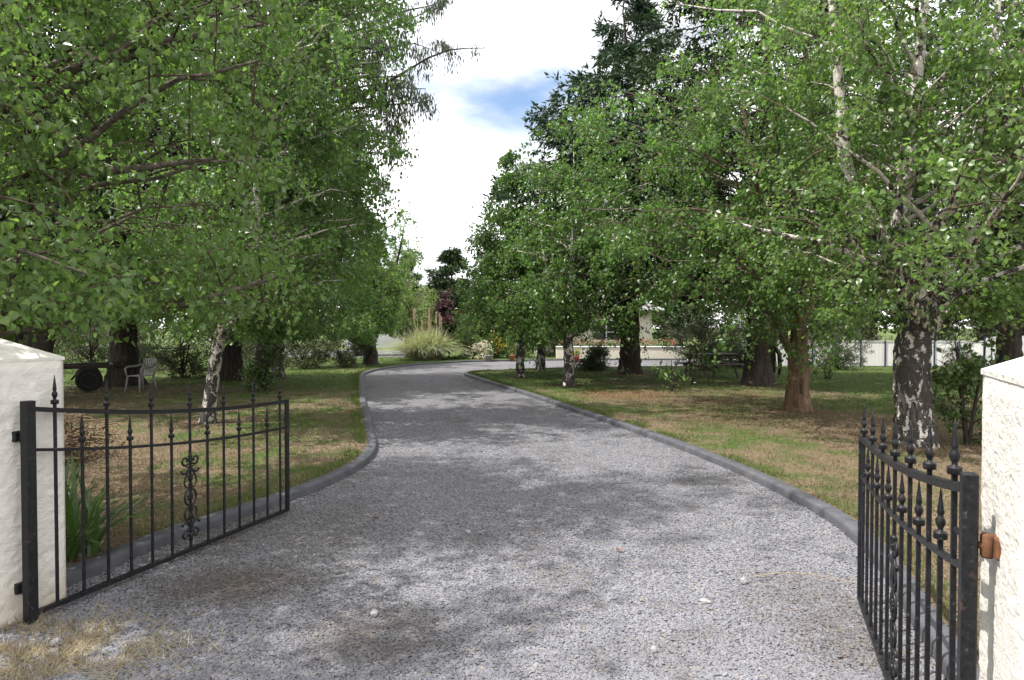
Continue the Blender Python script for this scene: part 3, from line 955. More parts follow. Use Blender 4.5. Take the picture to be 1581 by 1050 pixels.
# grass blades on the lawn: countless, one mesh
def blades(name, P, h, w, z, mat, label, lean=0.5, seed=1):
    rng = np.random.default_rng(seed)
    n = len(P)
    a = rng.uniform(0, 6.28, n)
    side = np.column_stack([np.cos(a), np.sin(a), np.zeros(n)]) * w[:, None] * .5
    b = rng.uniform(0, 6.28, n)
    ln = rng.uniform(0.1, lean, n) * h
    tip = np.column_stack([np.cos(b) * ln, np.sin(b) * ln, h])
    B = np.column_stack([P, np.full(n, z)])
    v = np.stack([B - side, B + side, B + tip], 1).reshape(-1, 3)
    o = link(name, np_mesh(name, v, None, np.arange(3 * n).reshape(-1, 3)), mat)
    return tag(o, label, 'grass', None, 'stuff')
n = 420000
yy = 3.2 + (44 - 3.2) * rng.random(n) ** 1.9
xx = rng.uniform(-0.88, 0.88, n) * yy
P = np.column_stack([xx, yy])
P = P[~in_poly(P, drive_out)]
behind = (P - LP0) @ N_ > -0.1
P = P[behind][:170000]
clump = np.array([mnoise.noise(Vector((p[0] * 1.6, p[1] * 1.6, 7))) for p in P])
n = len(P)
h = rng.uniform(0.018, 0.05, n) * (1 + 0.7 * clump) * (1 + P[:, 1] * 0.006)
# longer tufts where the mower misses the kerb edge
w = 0.0035 + 0.00075 * P[:, 1]
blades('lawn_grass', P, np.maximum(h, .012), w, LAWN_Z - .004, M['grass_blade'], 'short patchy green and straw coloured lawn grass', 0.9, 2)

rng = np.random.default_rng(19)
n = 60000
yy = 4.5 + 15 * rng.random(n) ** 1.5
P = np.column_stack([rng.uniform(-0.85, 0.85, n) * yy, yy])
cl = np.array([mnoise.noise(Vector((p[0] * 2.6, p[1] * 2.6, 11))) + .6 * mnoise.noise(Vector((p[0] * 7, p[1] * 7, 4))) for p in P])
P = P[(cl > .28) & ~in_poly(P, drive_out) & ((P - LP0) @ N_ > 0)]
n = len(P)
blades('lawn_tufts', P, rng.uniform(.04, .11, n), .004 + .0005 * P[:, 1], LAWN_Z - .004, M['grass_blade'], 'taller uncut tufts dotted over the lawn', .8, 8)
rng = np.random.default_rng(9)
ed = []
for path, sg in ((LKs, .155), (RKs, -.155)):
    pp = offset2(path, sg)
    tg_ = unit(np.gradient(pp, axis=0)); nrm_ = np.column_stack([-tg_[:, 1], tg_[:, 0]])
    for i in range(len(pp) - 1):
        seg = np.linalg.norm(pp[i + 1] - pp[i])
        if pp[i][1] < 30:
            m = int(seg * 420)
            tt = rng.random((m, 1))
            ed.append(pp[i] * (1 - tt) + pp[i + 1] * tt + np.abs(rng.normal(size=(m, 1))) * 0.11 * np.sign(sg) * nrm_[i] + rng.normal(size=(m, 2)) * .02)
ed = np.vstack(ed)
ed = ed[~in_poly(ed, drive_out)]
keepn = np.array([mnoise.noise(Vector((p[0] * 1.1, p[1] * 1.1, 3))) > -0.12 for p in ed])
ed = ed[keepn]
blades('kerb_edge_grass', ed, rng.uniform(0.025, 0.085, len(ed)), 0.004 + 0.0006 * ed[:, 1], LAWN_Z - .004, M['kerb_grass'], 'longer grass left uncut beside the kerbs', 0.8, 3)

# dry straw and weeds in front of the left pillar
rng = np.random.default_rng(12)
n = 13000
c = rng.normal(size=(n, 2)) * np.array([0.5, 0.22]) + np.array([-2.55, 3.3])
cn = np.array([mnoise.noise(Vector((p[0] * 4.5, p[1] * 4.5, 1))) for p in c])
c = c[cn > -.12]
c = c[in_poly(c, drive_in)]
fade = rng.random(len(c)) < np.clip(1.3 - np.abs(c[:, 0] + 2.6) * .9, 0.05, 1)
c = c[fade]
st = blades('dry_straw_grass', c, rng.uniform(0.008, 0.05, len(c)), rng.uniform(.002, .0055, len(c)), 0.0, M['straw'], 'dry straw coloured grass in front of the left gate pillar', 4.5, 5)
c2 = rng.normal(size=(420, 2)) * np.array([0.32, 0.2]) + np.array([-2.6, 3.45])
blades('green_weed_grass', c2, rng.uniform(0.03, 0.11, len(c2)), rng.uniform(.004, .007, len(c2)), 0.0, M['grass_blade'], 'thin green weeds among the straw by the left pillar', 0.9, 6)

# leaf litter and bark bits lying on the lawn and along the drive edges
rng = np.random.default_rng(31)
n = 26000
yy = 3.2 + 22 * rng.random(n) ** 1.5
xx = rng.uniform(-0.85, 0.85, n) * yy
P = np.column_stack([xx, yy])
onlawn = ~in_poly(P, drive_out)
nearedge = np.zeros(n, bool)
for path in (LKs, RKs):
    d = np.min(((P[:, None] - path[None, ::3]) ** 2).sum(-1), 1)
    nearedge |= (d < 0.45 * rng.random(n))
ondrive = in_poly(P, drive_in)
sel = onlawn | (ondrive & (nearedge | (rng.random(n) < 0.05)))
P = P[sel]; z = np.where(onlawn[sel], LAWN_Z + .012, 0.014)
m = len(P)
PP = np.column_stack([P, z])
D = rdir(rng, m); D[:, 2] *= 0.25
Nn = rdir(rng, m) * .35 + np.array([0, 0, 1.0])
shr = np.where(onlawn[sel], 1.0, 0.55)
lv, lq, lt = np_leaves(PP, D, Nn, rng.uniform(.018, .055, m) * shr, rng.uniform(.006, .026, m) * shr)
tag(link('leaf_litter', np_mesh('leaf_litter', lv, lq, lt), M['dead_leaf']), 'dead leaves and bark bits scattered on lawn and drive edges', 'leaf litter', None, 'stuff')

# ================================================================== GATE PILLARS
def pillar(loc, rz, label, hgt, amp):
    """rough-plastered square pillar, local +x is the face towards the opening; pyramid cap"""
    root = empty('gate_pillar', loc, rz, label, 'pillar', 'gate pillars')
    a = 0.25
    nx, nz = 34, 96
    mb = []
    vs, fs = [], []
    def face(o, ux, off):
        base = len(vs)
        for j in range(nz + 1):
            for i in range(nx + 1):
                p = Vector(o) + Vector(ux) * (i / nx) + Vector((0, 0, hgt + 0.06)) * (j / nz)
                p.z -= 0.06
                nn = Vector(ux).cross(Vector((0, 0, 1))).normalized()
                q = p * 17 + Vector((off, off * 2, 0))
                dsp = amp * (1 - abs(mnoise.noise(Vector((q.x, q.y, q.z * 1.3)) + Vector((mnoise.noise(q * .6), 0, mnoise.noise(q * .7))) * 1.2))) * 1.6 + 0.003 * mnoise.noise(q * 2.7)
                edge = min(i, nx - i, 3) / 3 * min(nz - j, 3) / 3
                rnd = 0.012 * (1 - min(i, nx - i, 2) / 2)
                vs.append(p + nn * (dsp * edge - rnd * 0.6))
        for j in range(nz):
            for i in range(nx):
                k = base + j * (nx + 1) + i
                fs.append((k, k + 1, k + nx + 2, k + nx + 1))
    face((-a, -a, 0), (2 * a, 0, 0), loc[0])
    face((a, -a, 0), (0, 2 * a, 0), loc[1] + 9)
    face((a, a, 0), (-2 * a, 0, 0), 5)
    face((-a, a, 0), (0, -2 * a, 0), 3)
    me = bpy.data.meshes.new('shaft'); me.from_pydata(vs, [], fs); me.polygons.foreach_set('use_smooth', [True] * len(fs)); me.update()
    link('shaft', me, M['stucco'], root)
    c = MB()
    b = a + 0.004
    lo, hi = hgt - 0.004, hgt + 0.012
    vs = [(-b, -b, lo), (b, -b, lo), (b, b, lo), (-b, b, lo), (-b, -b, hi), (b, -b, hi), (b, b, hi), (-b, b, hi), (0, 0, hgt + 0.14)]
    fs = [(3, 2, 1, 0), (0, 1, 5, 4), (1, 2, 6, 5), (2, 3, 7, 6), (3, 0, 4, 7), (4, 5, 8), (5, 6, 8), (6, 7, 8), (7, 4, 8)]
    c.add(vs, fs)
    c.build('cap', M['stucco'], root)
    return root
ang = math.atan2(E_[1], E_[0])
pc = LP0 - E_ * 0.25
pillar((pc[0], pc[1], 0), ang, 'cream roughcast pillar beside the gate leaf with the shaded face, drive left side', 1.505, .0105)
pc = RP0 + E_ * 0.25
pillar((pc[0], pc[1], 0), ang + math.pi, 'sunlit white roughcast pillar with rusty hinge, drive right side', 1.555, .0045)

# ================================================================== GATES
def curl(cx, cz, r, a0, a1, turns_in=0.25, k=18):
    out = []
    for i in range(k):
        s = i / (k - 1)
        a = a0 + (a1 - a0) * s
        rr = r * (1 - (1 - turns_in) * s)
        out.append((cx + rr * math.cos(a), 0, cz + rr * math.sin(a)))
    return out

def gate(loc, rz, label, L, sgn, rusty, pw=.06):
    """one leaf: x from hinge to free end; top dips towards the free end"""
    root = empty('iron_gate', loc, rz, label, 'gate', 'wrought iron gate leaves')
    iron = M['iron']
    top = lambda t: 1.035 + 0.20 * (1 - t) ** 2
    mid = lambda t: top(t) - 0.235
    MB().box((0, 0, .645), (pw, pw, 1.27), bev=.004).build('hinge_post', iron, root)
    MB().box((L, 0, .545), (.032, .032, 1.01), bev=.003).build('end_stile', iron, root)
    def rail(name, f, hz, hy, x0, x1):
        m = MB(); ks = 26; vs = []; fs = []
        for i in range(ks):
            x = x0 + (x1 - x0) * i / (ks - 1)
            z = f(x / L)
            for dy, dz in ((-hy, -hz), (hy, -hz), (hy, hz), (-hy, hz)):
                vs.append((x, dy, z + dz))
        for i in range(ks - 1):
            for k in range(4):
                j = (k + 1) % 4
                fs.append((i * 4 + k, (i + 1) * 4 + k, (i + 1) * 4 + j, i * 4 + j)[::-1])
        fs += [(0, 1, 2, 3)[::-1], tuple((ks - 1) * 4 + k for k in range(4))]
        m.add(vs, fs)
        return m.build(name, iron, root)
    rail('top_rail', top, .014, .017, .03, L - .017)
    rail('middle_rail', mid, .009, .010, .03, L - .017)
    rail('bottom_rail', lambda t: .05, .014, .014, .03, L - .017)
    fin = MB().lathe((0, 0, 0), [(.0075, -.012), (.0085, 0), (.0195, .001), (.0215, .005), (.0205, .017), (.0215, .021), (.0195, .025), (.0095, .027), (.008, .036), (.0125, .046), (.0155, .056), (.0145, .066), (.0095, .075), (.0082, .081), (.0112, .088), (.0098, .10), (.0068, .125), (.004, .15), (.0008, .176)], 10).mesh('finial')
    fin.materials.append(iron)
    nb = 13
    for i in range(nb):
        x = 0.155 + (L - 0.155 - 0.095) * i / (nb - 1)
        t = x / L
        tall = i % 2 == 0
        zt = (top(t) + 0.035) if tall else (mid(t) + 0.045)
        b = MB().box((0, 0, (0.055 + zt) / 2), (.0155, .0155, zt - 0.055), bev=.0018).build('bar', iron, root, (x, 0, 0))
        link('finial', fin, None, b, (0, 0, zt))
        if i == 6:
            xc = x
    # cast scroll ornament round the middle bar
    sc = MB()
    def both(path, r0, r1):
        n = len(path)
        rad = [r0 + (r1 - r0) * k / (n - 1) for k in range(n)]
        sc.tube([(xc + p[0], p[1], p[2]) for p in path], rad, 7)
        sc.tube([(xc - p[0], p[1], p[2]) for p in path], rad, 7)
    for up in (1, -1):
        m = lambda pts: [(x, y, 0.44 + up * (z - 0.44)) for x, y, z in pts]
        both(m([(0.004, 0, .685)] + curl(.045, .715, .036, -2.4, 3.9, .35)), .0085, .0075)
        both(m([(0.004, 0, .665), (.022, 0, .640), (.045, 0, .622), (.066, 0, .624), (.082, 0, .642)]), .0075, .010)
        both(m([(0.006, 0, .655), (.018, 0, .668), (.036, 0, .672)]), .008, .003)
        both(m([(.004, 0, .655), (.026, 0, .625), (.050, 0, .585), (.056, 0, .550), (.042, 0, .520), (.022, 0, .512), (.012, 0, .526), (.02, 0, .54)]), .007, .0055)
        both(m([(.004, 0, .56), (.017, 0, .585), (.024, 0, .61)]), .009, .004)
    ring = [(.052 * math.sin(a), 0, .44 + .062 * math.cos(a)) for a in [k * math.pi / 14 for k in range(15)]]
    both(ring, .0075, .0075)
    for k in range(6):
        a = k * math.pi / 3 + .5
        both([(0.004, 0.003, .44), (.026 * abs(math.cos(a)) + .003, .004, .44 + .03 * math.sin(a))], .011, .006)
    sc.lathe((xc, 0, .70), [(.009, 0), (.017, .006), (.018, .02), (.012, .036), (.016, .044), (.009, .06)], 10)
    sc.lathe((xc, 0, .115), [(.009, 0), (.016, .01), (.012, .024), (.018, .04), (.017, .05), (.009, .06)], 10)
    sc.build('scroll_ornament', iron, root)
    # hinges: eye welded on the post, pin bracket set into the pillar
    for zz in (1.075, 0.2):
        hm = M['rust'] if rusty else M['iron']
        h = empty('hinge', (0, 0, zz)); h.parent = root
        MB().tube([(0, sgn * .02, 0), (0, sgn * .15, 0)], .011, 8).build('pin_rod', hm, h)
        MB().box((-.006, sgn * .074, 0), (.06, .034, .062), bev=.005).build('bracket', hm, h)
        MB().lathe((0, sgn * .045, 0), [(.014, -.034), (.017, -.028), (.017, .028), (.014, .034)], 10).build('hinge_eye', hm, h)
        if rusty:
            MB().tube([(.02, 0, .005), (.13, 0, .005)], .009, 7).build('weld_lug', M['iron'], h)
    return root
gl = LP0 + E_ * 0.09
gate((gl[0], gl[1], 0.0), math.atan2(2.14, 0.73), 'black iron gate leaf swung open on the left, scroll ornament in full view', 2.26, 1, False, .056)
gr = RP0 + E_ * -0.075
gate((gr[0], gr[1], 0.0), math.atan2(2.05, 0.80), 'black iron gate leaf seen nearly edge on at the right, casting bar shadows', 2.2, -1, True, .04)

exec_trees = True
# ================================================================== TREES
BG = 'birches lining the drive'
# near left birch, its trunk outside the picture
g = grow([[(0, 0, -.1, .16), (.05, 0, .8, .14), (.02, .05, 1.7, .125), (.15, .1, 3.0, .10), (.2, .1, 5, .07), (.3, .2, 7.5, .04), (.35, .2, 11, .008)],
          [(.02, .03, 1.2, .08), (-.4, .4, 2.2, .065), (-.7, .7, 3.8, .05), (-.9, .9, 6.3, .015)]],
         [(1.75, 1.7, 1.2, -.2), (2.3, 2.5, .9, -.1), (3.5, 2.75, .5, 0), (5.0, 2.6, .3, 0), (6.6, 2.2, .4, 0), (9, 2.1, .6, .1), (10.8, 1.6, .6, .1), (12, .3, .5, 0)],
         101, 72, 9, 7, 21, (.050, .042), True, 0.45, twig_geo=0.5, zfloor=1.54, xmax=[(0, 2.6), (3, 2.9), (5, 3.4), (9, 3.4)],
         extra_limbs=[[(.02, .05, 1.66, .055), (.7, .35, 1.83, .045), (1.7, .5, 1.84, .036), (2.15, .6, 1.95, .03), (2.75, .7, 2.15, .018)],
                      [(.1, .05, 2.5, .055), (.8, .2, 2.88, .046), (1.6, .3, 3.0, .034), (2.4, .3, 3.1, .014)],
                      [(.1, .05, 3.0, .055), (1.0, .2, 3.5, .042), (1.9, .25, 4.0, .03), (2.8, .3, 4.2, .014)],
                      [(.0, .0, 1.9, .03), (.9, -.9, 2.2, .022), (1.6, -1.2, 2.25, .015), (2.3, -1.1, 2.0, .008)]])
tree('birch_tree', 'nearest birch, large heart shaped leaves and boughs hanging over the left gate pillar', 'tree', (-4.85, 5.1, 0), g, 'birch_bark', 'bright_birch_leaf', BG, lambda w: w[:, 1] > 2.9, 290, 'grey_bark')

# unseen birch added outside the left picture edge so its crown shades the gateway
g = grow([[(0, 0, -.05, .17), (.05, 0, 1.5, .15), (.2, .1, 3.4, .12), (.4, .1, 6, .07), (.5, .1, 8.6, .01)]],
         [(4.4, 1.6, .7, .2), (5.4, 2.6, .9, .2), (6.8, 2.6, .8, .2), (8.2, 1.7, .6, .2), (9.2, .3, .5, .2)],
         107, 44, 8, 6, 9, (.085, .07), False, 0.3, twig_geo=False, zfloor=4.3, xmax=[(0, 3.2), (6, 3.2), (7, 2.7), (9, 2.0)])
tree('birch_tree', 'unseen birch added beyond the left picture edge to dapple the gravel between the gates with shade', 'tree', (-5.7, .9, 0), g, 'birch_bark', 'birch_leaf', BG)

# leaning birch behind the left gate
g = grow([[(0, 0, -.05, .13), (.08, 0, .55, .11), (.2, 0, 1.3, .10), (.55, 0, 2.3, .09), (.8, 0, 3.0, .085), (.95, 0, 4.2, .07), (.95, .1, 5.6, .05), (1.1, .1, 8.0, .035), (1.3, 0, 11.0, .006)],
          [(.3, 0, 1.6, .06), (-.1, .2, 2.6, .05), (-.4, .4, 4.2, .035), (-.5, .4, 6.4, .012)]],
         [(1.55, .9, .8, 0), (2.3, 2.3, 1.1, -.2), (3.4, 2.8, 1.2, -.2), (4.8, 2.75, 1.2, 0), (7.0, 2.5, 1.3, 0), (9.5, 2.4, 1.5, -.2), (11.0, 1.6, 1.5, 0), (12.2, .3, 1.4, 0)],
         102, 84, 9, 7, 19, (.068, .056), False, 0.45, twig_geo=0.4, zfloor=1.35, xmax=[(0, 2.4), (2.5, 2.6), (4.5, 3.3), (7, 3.5)])
tree('birch_tree', 'leaning pale trunked birch standing on dry lawn behind the open left gate', 'tree', (-5.2, 11.0, LAWN_Z), g, 'birch_bark', 'birch_leaf', BG)

g = grow([[(0, 0, -.05, .2), (.02, 0, .6, .18), (.1, 0, 1.3, .165), (.3, 0, 2.2, .14), (.4, 0, 4, .1), (.5, .1, 6.4, .06), (.7, 0, 10.4, .008)],
          [(.1, 0, 1.5, .08), (-.5, .1, 2.6, .06), (-.9, .2, 4.6, .035), (-1, .2, 6.5, .01)]],
         [(1.2, 1.3, 1.0, 0), (2.2, 2.3, .8, 0), (3.6, 2.9, .7, 0), (5.5, 2.7, .6, 0), (8, 2.4, .7, 0), (10, 2.0, .9, 0), (11.6, .3, .8, 0)],
         103, 68, 8, 7, 17, (.082, .067), False, 0.5, twig_geo=0.3, zfloor=1.15, xmax=[(0, 2.6), (3, 3.3), (8, 3.5)])
tree('birch_tree', 'birch with ivy at its foot, second trunk beyond the open left gate', 'tree', (-6.6, 17.0, LAWN_Z), g, 'dark_birch_bark', 'birch_leaf', BG)

g = grow([[(0, 0, -.05, .19), (-.05, 0, .8, .17), (-.1, 0, 1.6, .15), (.1, 0, 3.2, .12), (.2, 0, 5.6, .07), (.2, 0, 8.8, .01)],
          [(.0, 0, .7, .09), (.4, .1, 1.8, .08), (.7, .1, 3.2, .055), (1.0, .1, 5.8, .012)]],
         [(1.3, 1.2, .8, 0), (2.3, 2.4, .8, 0), (4, 3.0, .8, 0), (6, 2.6, .6, 0), (8.8, .2, .3, 0)],
         104, 52, 8, 7, 18, (.084, .07), False, 0.5, twig_geo=0.2, zfloor=1.25, xmax=[(0, 2.6), (3, 3.2), (8, 3.4)])
tree('birch_tree', 'forked dark trunked birch, third trunk beyond the open left gate', 'tree', (-7.4, 20.5, LAWN_Z), g, 'dark_birch_bark', 'birch_leaf', BG)

g = grow([[(0, 0, -.1, .32), (0, 0, .8, .29), (-.1, 0, 1.8, .25), (-.3, 0, 3.4, .18), (-.3, 0, 5.5, .09), (-.3, 0, 7.6, .01)],
          [(0, 0, 1.5, .14), (.7, .1, 2.8, .1), (1.2, .1, 4.6, .05), (1.5, .1, 6.2, .01)]],
         [(.75, 1.7, .3, -.8), (1.7, 2.6, .1, -.3), (3.2, 3.0, .1, 0), (5, 2.7, 0, 0), (6.6, 1.8, -.1, 0), (7.9, .2, -.2, 0)],
         105, 62, 8, 7, 18, (.088, .072), False, 0.75, twig_geo=0.2, zfloor=1.25, xmax=[(0, .55), (2.2, 1.1), (3.5, 2.0), (8, 2.2)])
tree('weeping_tree', 'dense weeping tree with black trunk where the left kerb bends', 'tree', (-6.15, 28.0, LAWN_Z), g, 'brown_bark', 'bright_birch_leaf')

g = grow([[(0, 0, -.1, .16), (.05, 0, 2, .12), (.1, 0, 4.2, .06), (.1, 0, 6.3, .01)]],
         [(.9, 1.3, .2, 0), (2.4, 1.85, .1, 0), (4, 1.6, 0, 0), (5.4, .9, 0, 0), (6.4, .15, 0, 0)],
         106, 46, 7, 7, 13, (.11, .06), False, 0.9, twig_geo=False, zfloor=1.6, xmax=[(0, 1.3), (3, 1.55), (7, 1.6)])
tree('willow_tree', 'pale lime green weeping tree above the pampas grass', 'tree', (-5.6, 34.6, LAWN_Z), g, 'grey_bark', 'pale_leaf')

# right side
g = grow([[(0, 0, -.05, .27), (0, 0, .5, .235), (-.03, 0, 1.2, .225), (-.02, 0, 1.75, .21), (-.12, 0, 2.3, .17), (-.16, .1, 3.1, .12), (.05, .2, 4.4, .09), (.3, .2, 6.4, .05), (.4, .2, 9.4, .008)],
          [(-.1, .05, 2.0, .13), (-.35, .1, 2.75, .12), (-.85, .1, 3.6, .10), (-1.05, 0, 4.6, .075), (-1.2, 0, 6.3, .04), (-1.3, 0, 8.6, .008)],
          [(.1, -.05, 1.5, .14), (.3, -.1, 2.1, .12), (.75, -.2, 3.1, .09), (1.35, -.2, 4.2, .07), (1.8, -.3, 6.2, .03), (2, -.3, 8, .006)],
          [(.1, .1, 1.7, .12), (.5, .3, 2.4, .09), (1.2, .6, 3.0, .075), (2.2, 1.0, 3.8, .055), (3.2, 1.3, 5.6, .012)],
          [(-.05, -.1, 2.0, .09), (.1, -.4, 3.2, .075), (.45, -.6, 4.4, .06), (.5, -.9, 6.2, .015)]],
         [(1.75, 1.5, .1, -.5), (2.4, 2.6, .1, -.2), (3.4, 3.1, .2, 0), (5.0, 3.1, .3, 0), (6.6, 2.6, .3, 0), (8, 1.6, .3, 0), (9.4, .3, .3, 0)],
         111, 66, 8, 7, 20, (.064, .054), False, 0.4, twig_geo=0.4, zfloor=1.55,
         extra_limbs=[[(-.15, 0, 2.15, .075), (-.6, -.2, 2.4, .06), (-1.3, -.3, 2.72, .05), (-2.0, -.3, 2.86, .035), (-2.7, -.3, 3.05, .014)],
                      [(.15, 0, 1.95, .07), (.9, .1, 2.5, .055), (1.8, .2, 2.85, .042), (2.9, .3, 3.05, .018)],
                      [(-.2, 0, 1.65, .06), (-.42, -.1, 1.95, .045), (-.8, -.3, 2.0, .03), (-1.4, -.6, 1.9, .012)]])
tree('birch_tree', 'big birch with white flaking black bark behind the right gate', 'tree', (5.62, 9.0, LAWN_Z), g, 'dark_birch_bark', 'bright_birch_leaf', BG,
     lambda w: ~((w[:, 0] < 2.6) & (w[:, 2] < 3.2)))

g = grow([[(0, 0, -.05, .24), (0, 0, .35, .205), (.02, 0, .8, .20), (.0, 0, 1.15, .18), (.03, 0, 1.9, .12), (.2, .1, 2.9, .095), (.25, .1, 4.6, .07), (.1, .1, 7, .03), (.1, 0, 9.6, .006)],
          [(0, 0, 1.0, .10), (-.25, -.05, 1.3, .08), (-.4, -.1, 1.75, .07), (-.35, -.1, 2.3, .065), (-.8, -.2, 3.8, .045), (-1.3, -.2, 6.4, .01)],
          [(.02, 0, 1.5, .08), (.5, .2, 2.6, .065), (.9, .3, 4.2, .04), (1.1, .3, 6.5, .01)]],
         [(1.2, 1.3, -1.3, -.5), (2.0, 2.3, -1.4, -.3), (3.2, 3.0, -1.5, -.2), (4.8, 3.2, -1.4, -.2), (6.8, 2.3, -.6, 0), (8.4, 1.5, -.5, 0), (9.8, .3, -.4, 0)],
         112, 66, 9, 7, 19, (.07, .056), False, 0.45, twig_geo=0.4,
         extra_limbs=[[(-.1, 0, 2.0, .05), (-.8, -.2, 2.6, .04), (-1.6, -.4, 2.9, .028), (-2.6, -.6, 2.7, .01)]])
tree('birch_tree', 'tree with bare orange brown trunk and crooked side limb, right lawn', 'tree', (5.57, 12.6, LAWN_Z), g, 'peeled_bark', 'birch_leaf', BG, limb_bark='grey_bark')

g = grow([[(0, 0, -.05, .17), (.03, 0, .7, .15), (-.02, 0, 1.4, .135), (.05, 0, 2.6, .10), (.1, 0, 4.2, .065), (.1, 0, 5.8, .025), (.1, 0, 6.8, .005)],
          [(0, 0, 1.5, .06), (-.4, 0, 2.3, .045), (-.7, 0, 3.8, .03), (-.8, 0, 5.4, .008)]],
         [(1.35, 1.0, 0, 0), (2.1, 1.9, 0, 0), (3.4, 2.25, .1, 0), (4.8, 2.1, .2, 0), (6.2, 1.4, .2, 0), (7.7, .2, .1, 0)],
         113, 54, 8, 7, 19, (.075, .062), False, 0.45, twig_geo=0.25)
tree('birch_tree', 'slim white and black birch, nearest of three on the lawn point', 'tree', (1.56, 17.9, LAWN_Z), g, 'dark_birch_bark', 'birch_leaf', BG)

g = grow([[(0, 0, -.05, .15), (0, 0, .7, .13), (.1, 0, 1.6, .12), (.1, 0, 3.0, .09), (-.1, 0, 5.2, .05), (-.15, 0, 6.6, .018), (-.15, 0, 7.7, .004)]],
         [(1.4, 1.0, -.2, 0), (2.3, 1.55, -.25, 0), (3.6, 1.55, -.25, 0), (4.8, 1.25, -.2, 0), (6.0, .9, -.15, 0), (7.4, .45, -.15, 0), (8.7, .1, -.15, 0)],
         114, 50, 8, 7, 18, (.08, .066), False, 0.5, twig_geo=0.3)
tree('birch_tree', 'birch with pointed top and dark foot, leftmost of three on the lawn point', 'tree', (.27, 21.0, LAWN_Z), g, 'dark_birch_bark', 'birch_leaf', BG)

g = grow([[(0, 0, -.05, .18), (.05, 0, .8, .16), (.1, 0, 1.8, .14), (.1, 0, 3.4, .09), (.1, 0, 5.2, .03), (.1, 0, 6.4, .006)]],
         [(1.3, 1.1, 0, 0), (2.4, 2.2, 0, 0), (3.8, 2.3, 0, 0), (5.2, 1.8, 0, 0), (6.4, 1.0, 0, 0), (7.4, .2, 0, 0)],
         115, 46, 8, 7, 17, (.085, .07), False, 0.45, twig_geo=0.2)
tree('birch_tree', 'birch with short black trunk, farthest of three on the lawn point', 'tree', (1.07, 24.3, LAWN_Z), g, 'dark_birch_bark', 'bright_birch_leaf', BG)

# conifers
g = grow([[(0, 0, -.1, .42), (0, 0, .7, .36), (.05, 0, 2, .31), (.1, 0, 5, .23), (0, 0, 9, .12), (-.25, 0, 12, .04), (-.3, 0, 13.3, .008)]],
         [(2.2, 2.8, 0, 0), (3.2, 3.7, 0, 0), (6, 3.7, -.2, 0), (9.0, 2.9, -.4, 0), (11.4, 1.7, -.4, 0), (12.8, .75, -.35, 0), (13.7, .1, -.3, 0)],
         121, 170, 10, 5, 8, (.20, .062), False, 0.15, 'conifer', l2=(.7, 1.3), twig=(.22, .42), rise=-.28, limb_r=.7, twig_geo=False)
tree('spruce_tree', 'tall dark conifer with pointed tip rising over the right hand birches', 'tree', (4.13, 22.7, LAWN_Z), g, 'brown_bark', 'blue_needle')

g = grow([[(0, 0, -.1, .48), (0, 0, .6, .37), (.05, 0, 2, .32), (.2, 0, 5, .24), (.2, 0, 9, .13), (.2, 0, 14, .02)],
          [(0, 0, 1.8, .18), (-.6, .2, 3.5, .13), (-1.2, .4, 7, .04)]],
         [(2.3, 2.4, 0, 0), (4, 3.8, .2, .4), (7, 3.9, .3, .4), (10, 3.0, .3, .4), (12.5, 1.8, .2, .2), (14.5, .3, .2, 0)],
         122, 110, 10, 6, 8, (.19, .058), False, 0.2, 'conifer', l2=(.7, 1.4), twig=(.25, .45), rise=.05, limb_r=.9, twig_geo=False)
mac = tree('macrocarpa_tree', 'thick brown trunked macrocarpa beside the picnic table', 'tree', (6.95, 18.3, LAWN_Z), g, 'brown_bark', 'needle', 'macrocarpas around the lawn')
copy_tree(mac, (14.6, 19.0, LAWN_Z), 1.9, 'macrocarpa with dark spreading boughs behind the big birch at far right', 0.92, 'macrocarpas around the lawn')
copy_tree(mac, (17.5, 31.5, LAWN_Z), 4.1, 'macrocarpa standing behind the white fence, left one', .8, 'macrocarpas around the lawn')
copy_tree(mac, (24.0, 33.0, LAWN_Z), 5.6, 'macrocarpa standing behind the fence corner at the right edge', .85, 'macrocarpas around the lawn')
copy_tree(mac, (-10.9, 18.2, LAWN_Z), 3.3, 'black trunked macrocarpa beside the plastic chair', 1.05, 'macrocarpas around the lawn')
g = grow([[(0, 0, -.1, .62), (0, 0, .8, .52), (.05, 0, 2, .46), (.2, 0, 5, .30), (.2, 0, 9, .15), (.2, 0, 13, .02)],
          [(.3, -.1, .1, .30), (.75, -.15, 1.4, .27), (.95, -.1, 3, .2), (1.3, .3, 7, .05)],
          [(-.3, .2, .3, .3), (-.8, .2, 1.8, .25), (-1.2, .4, 4, .18), (-1.5, .5, 7, .05)]],
         [(2.4, 2.8, 0, 0), (4, 4.4, .2, .2), (7, 4.4, .3, .2), (10, 3.0, .3, .2), (13.2, .3, .2, 0)],
         123, 80, 10, 6, 7, (.20, .062), False, 0.2, 'conifer', l2=(.7, 1.4), twig=(.25, .45), rise=.05, limb_r=.9, twig_geo=False)
tree('macrocarpa_tree', 'huge many stemmed macrocarpa trunk in deep shade behind the left pillar', 'tree', (-11.0, 14.2, LAWN_Z), g, 'brown_bark', 'needle', 'macrocarpas around the lawn')

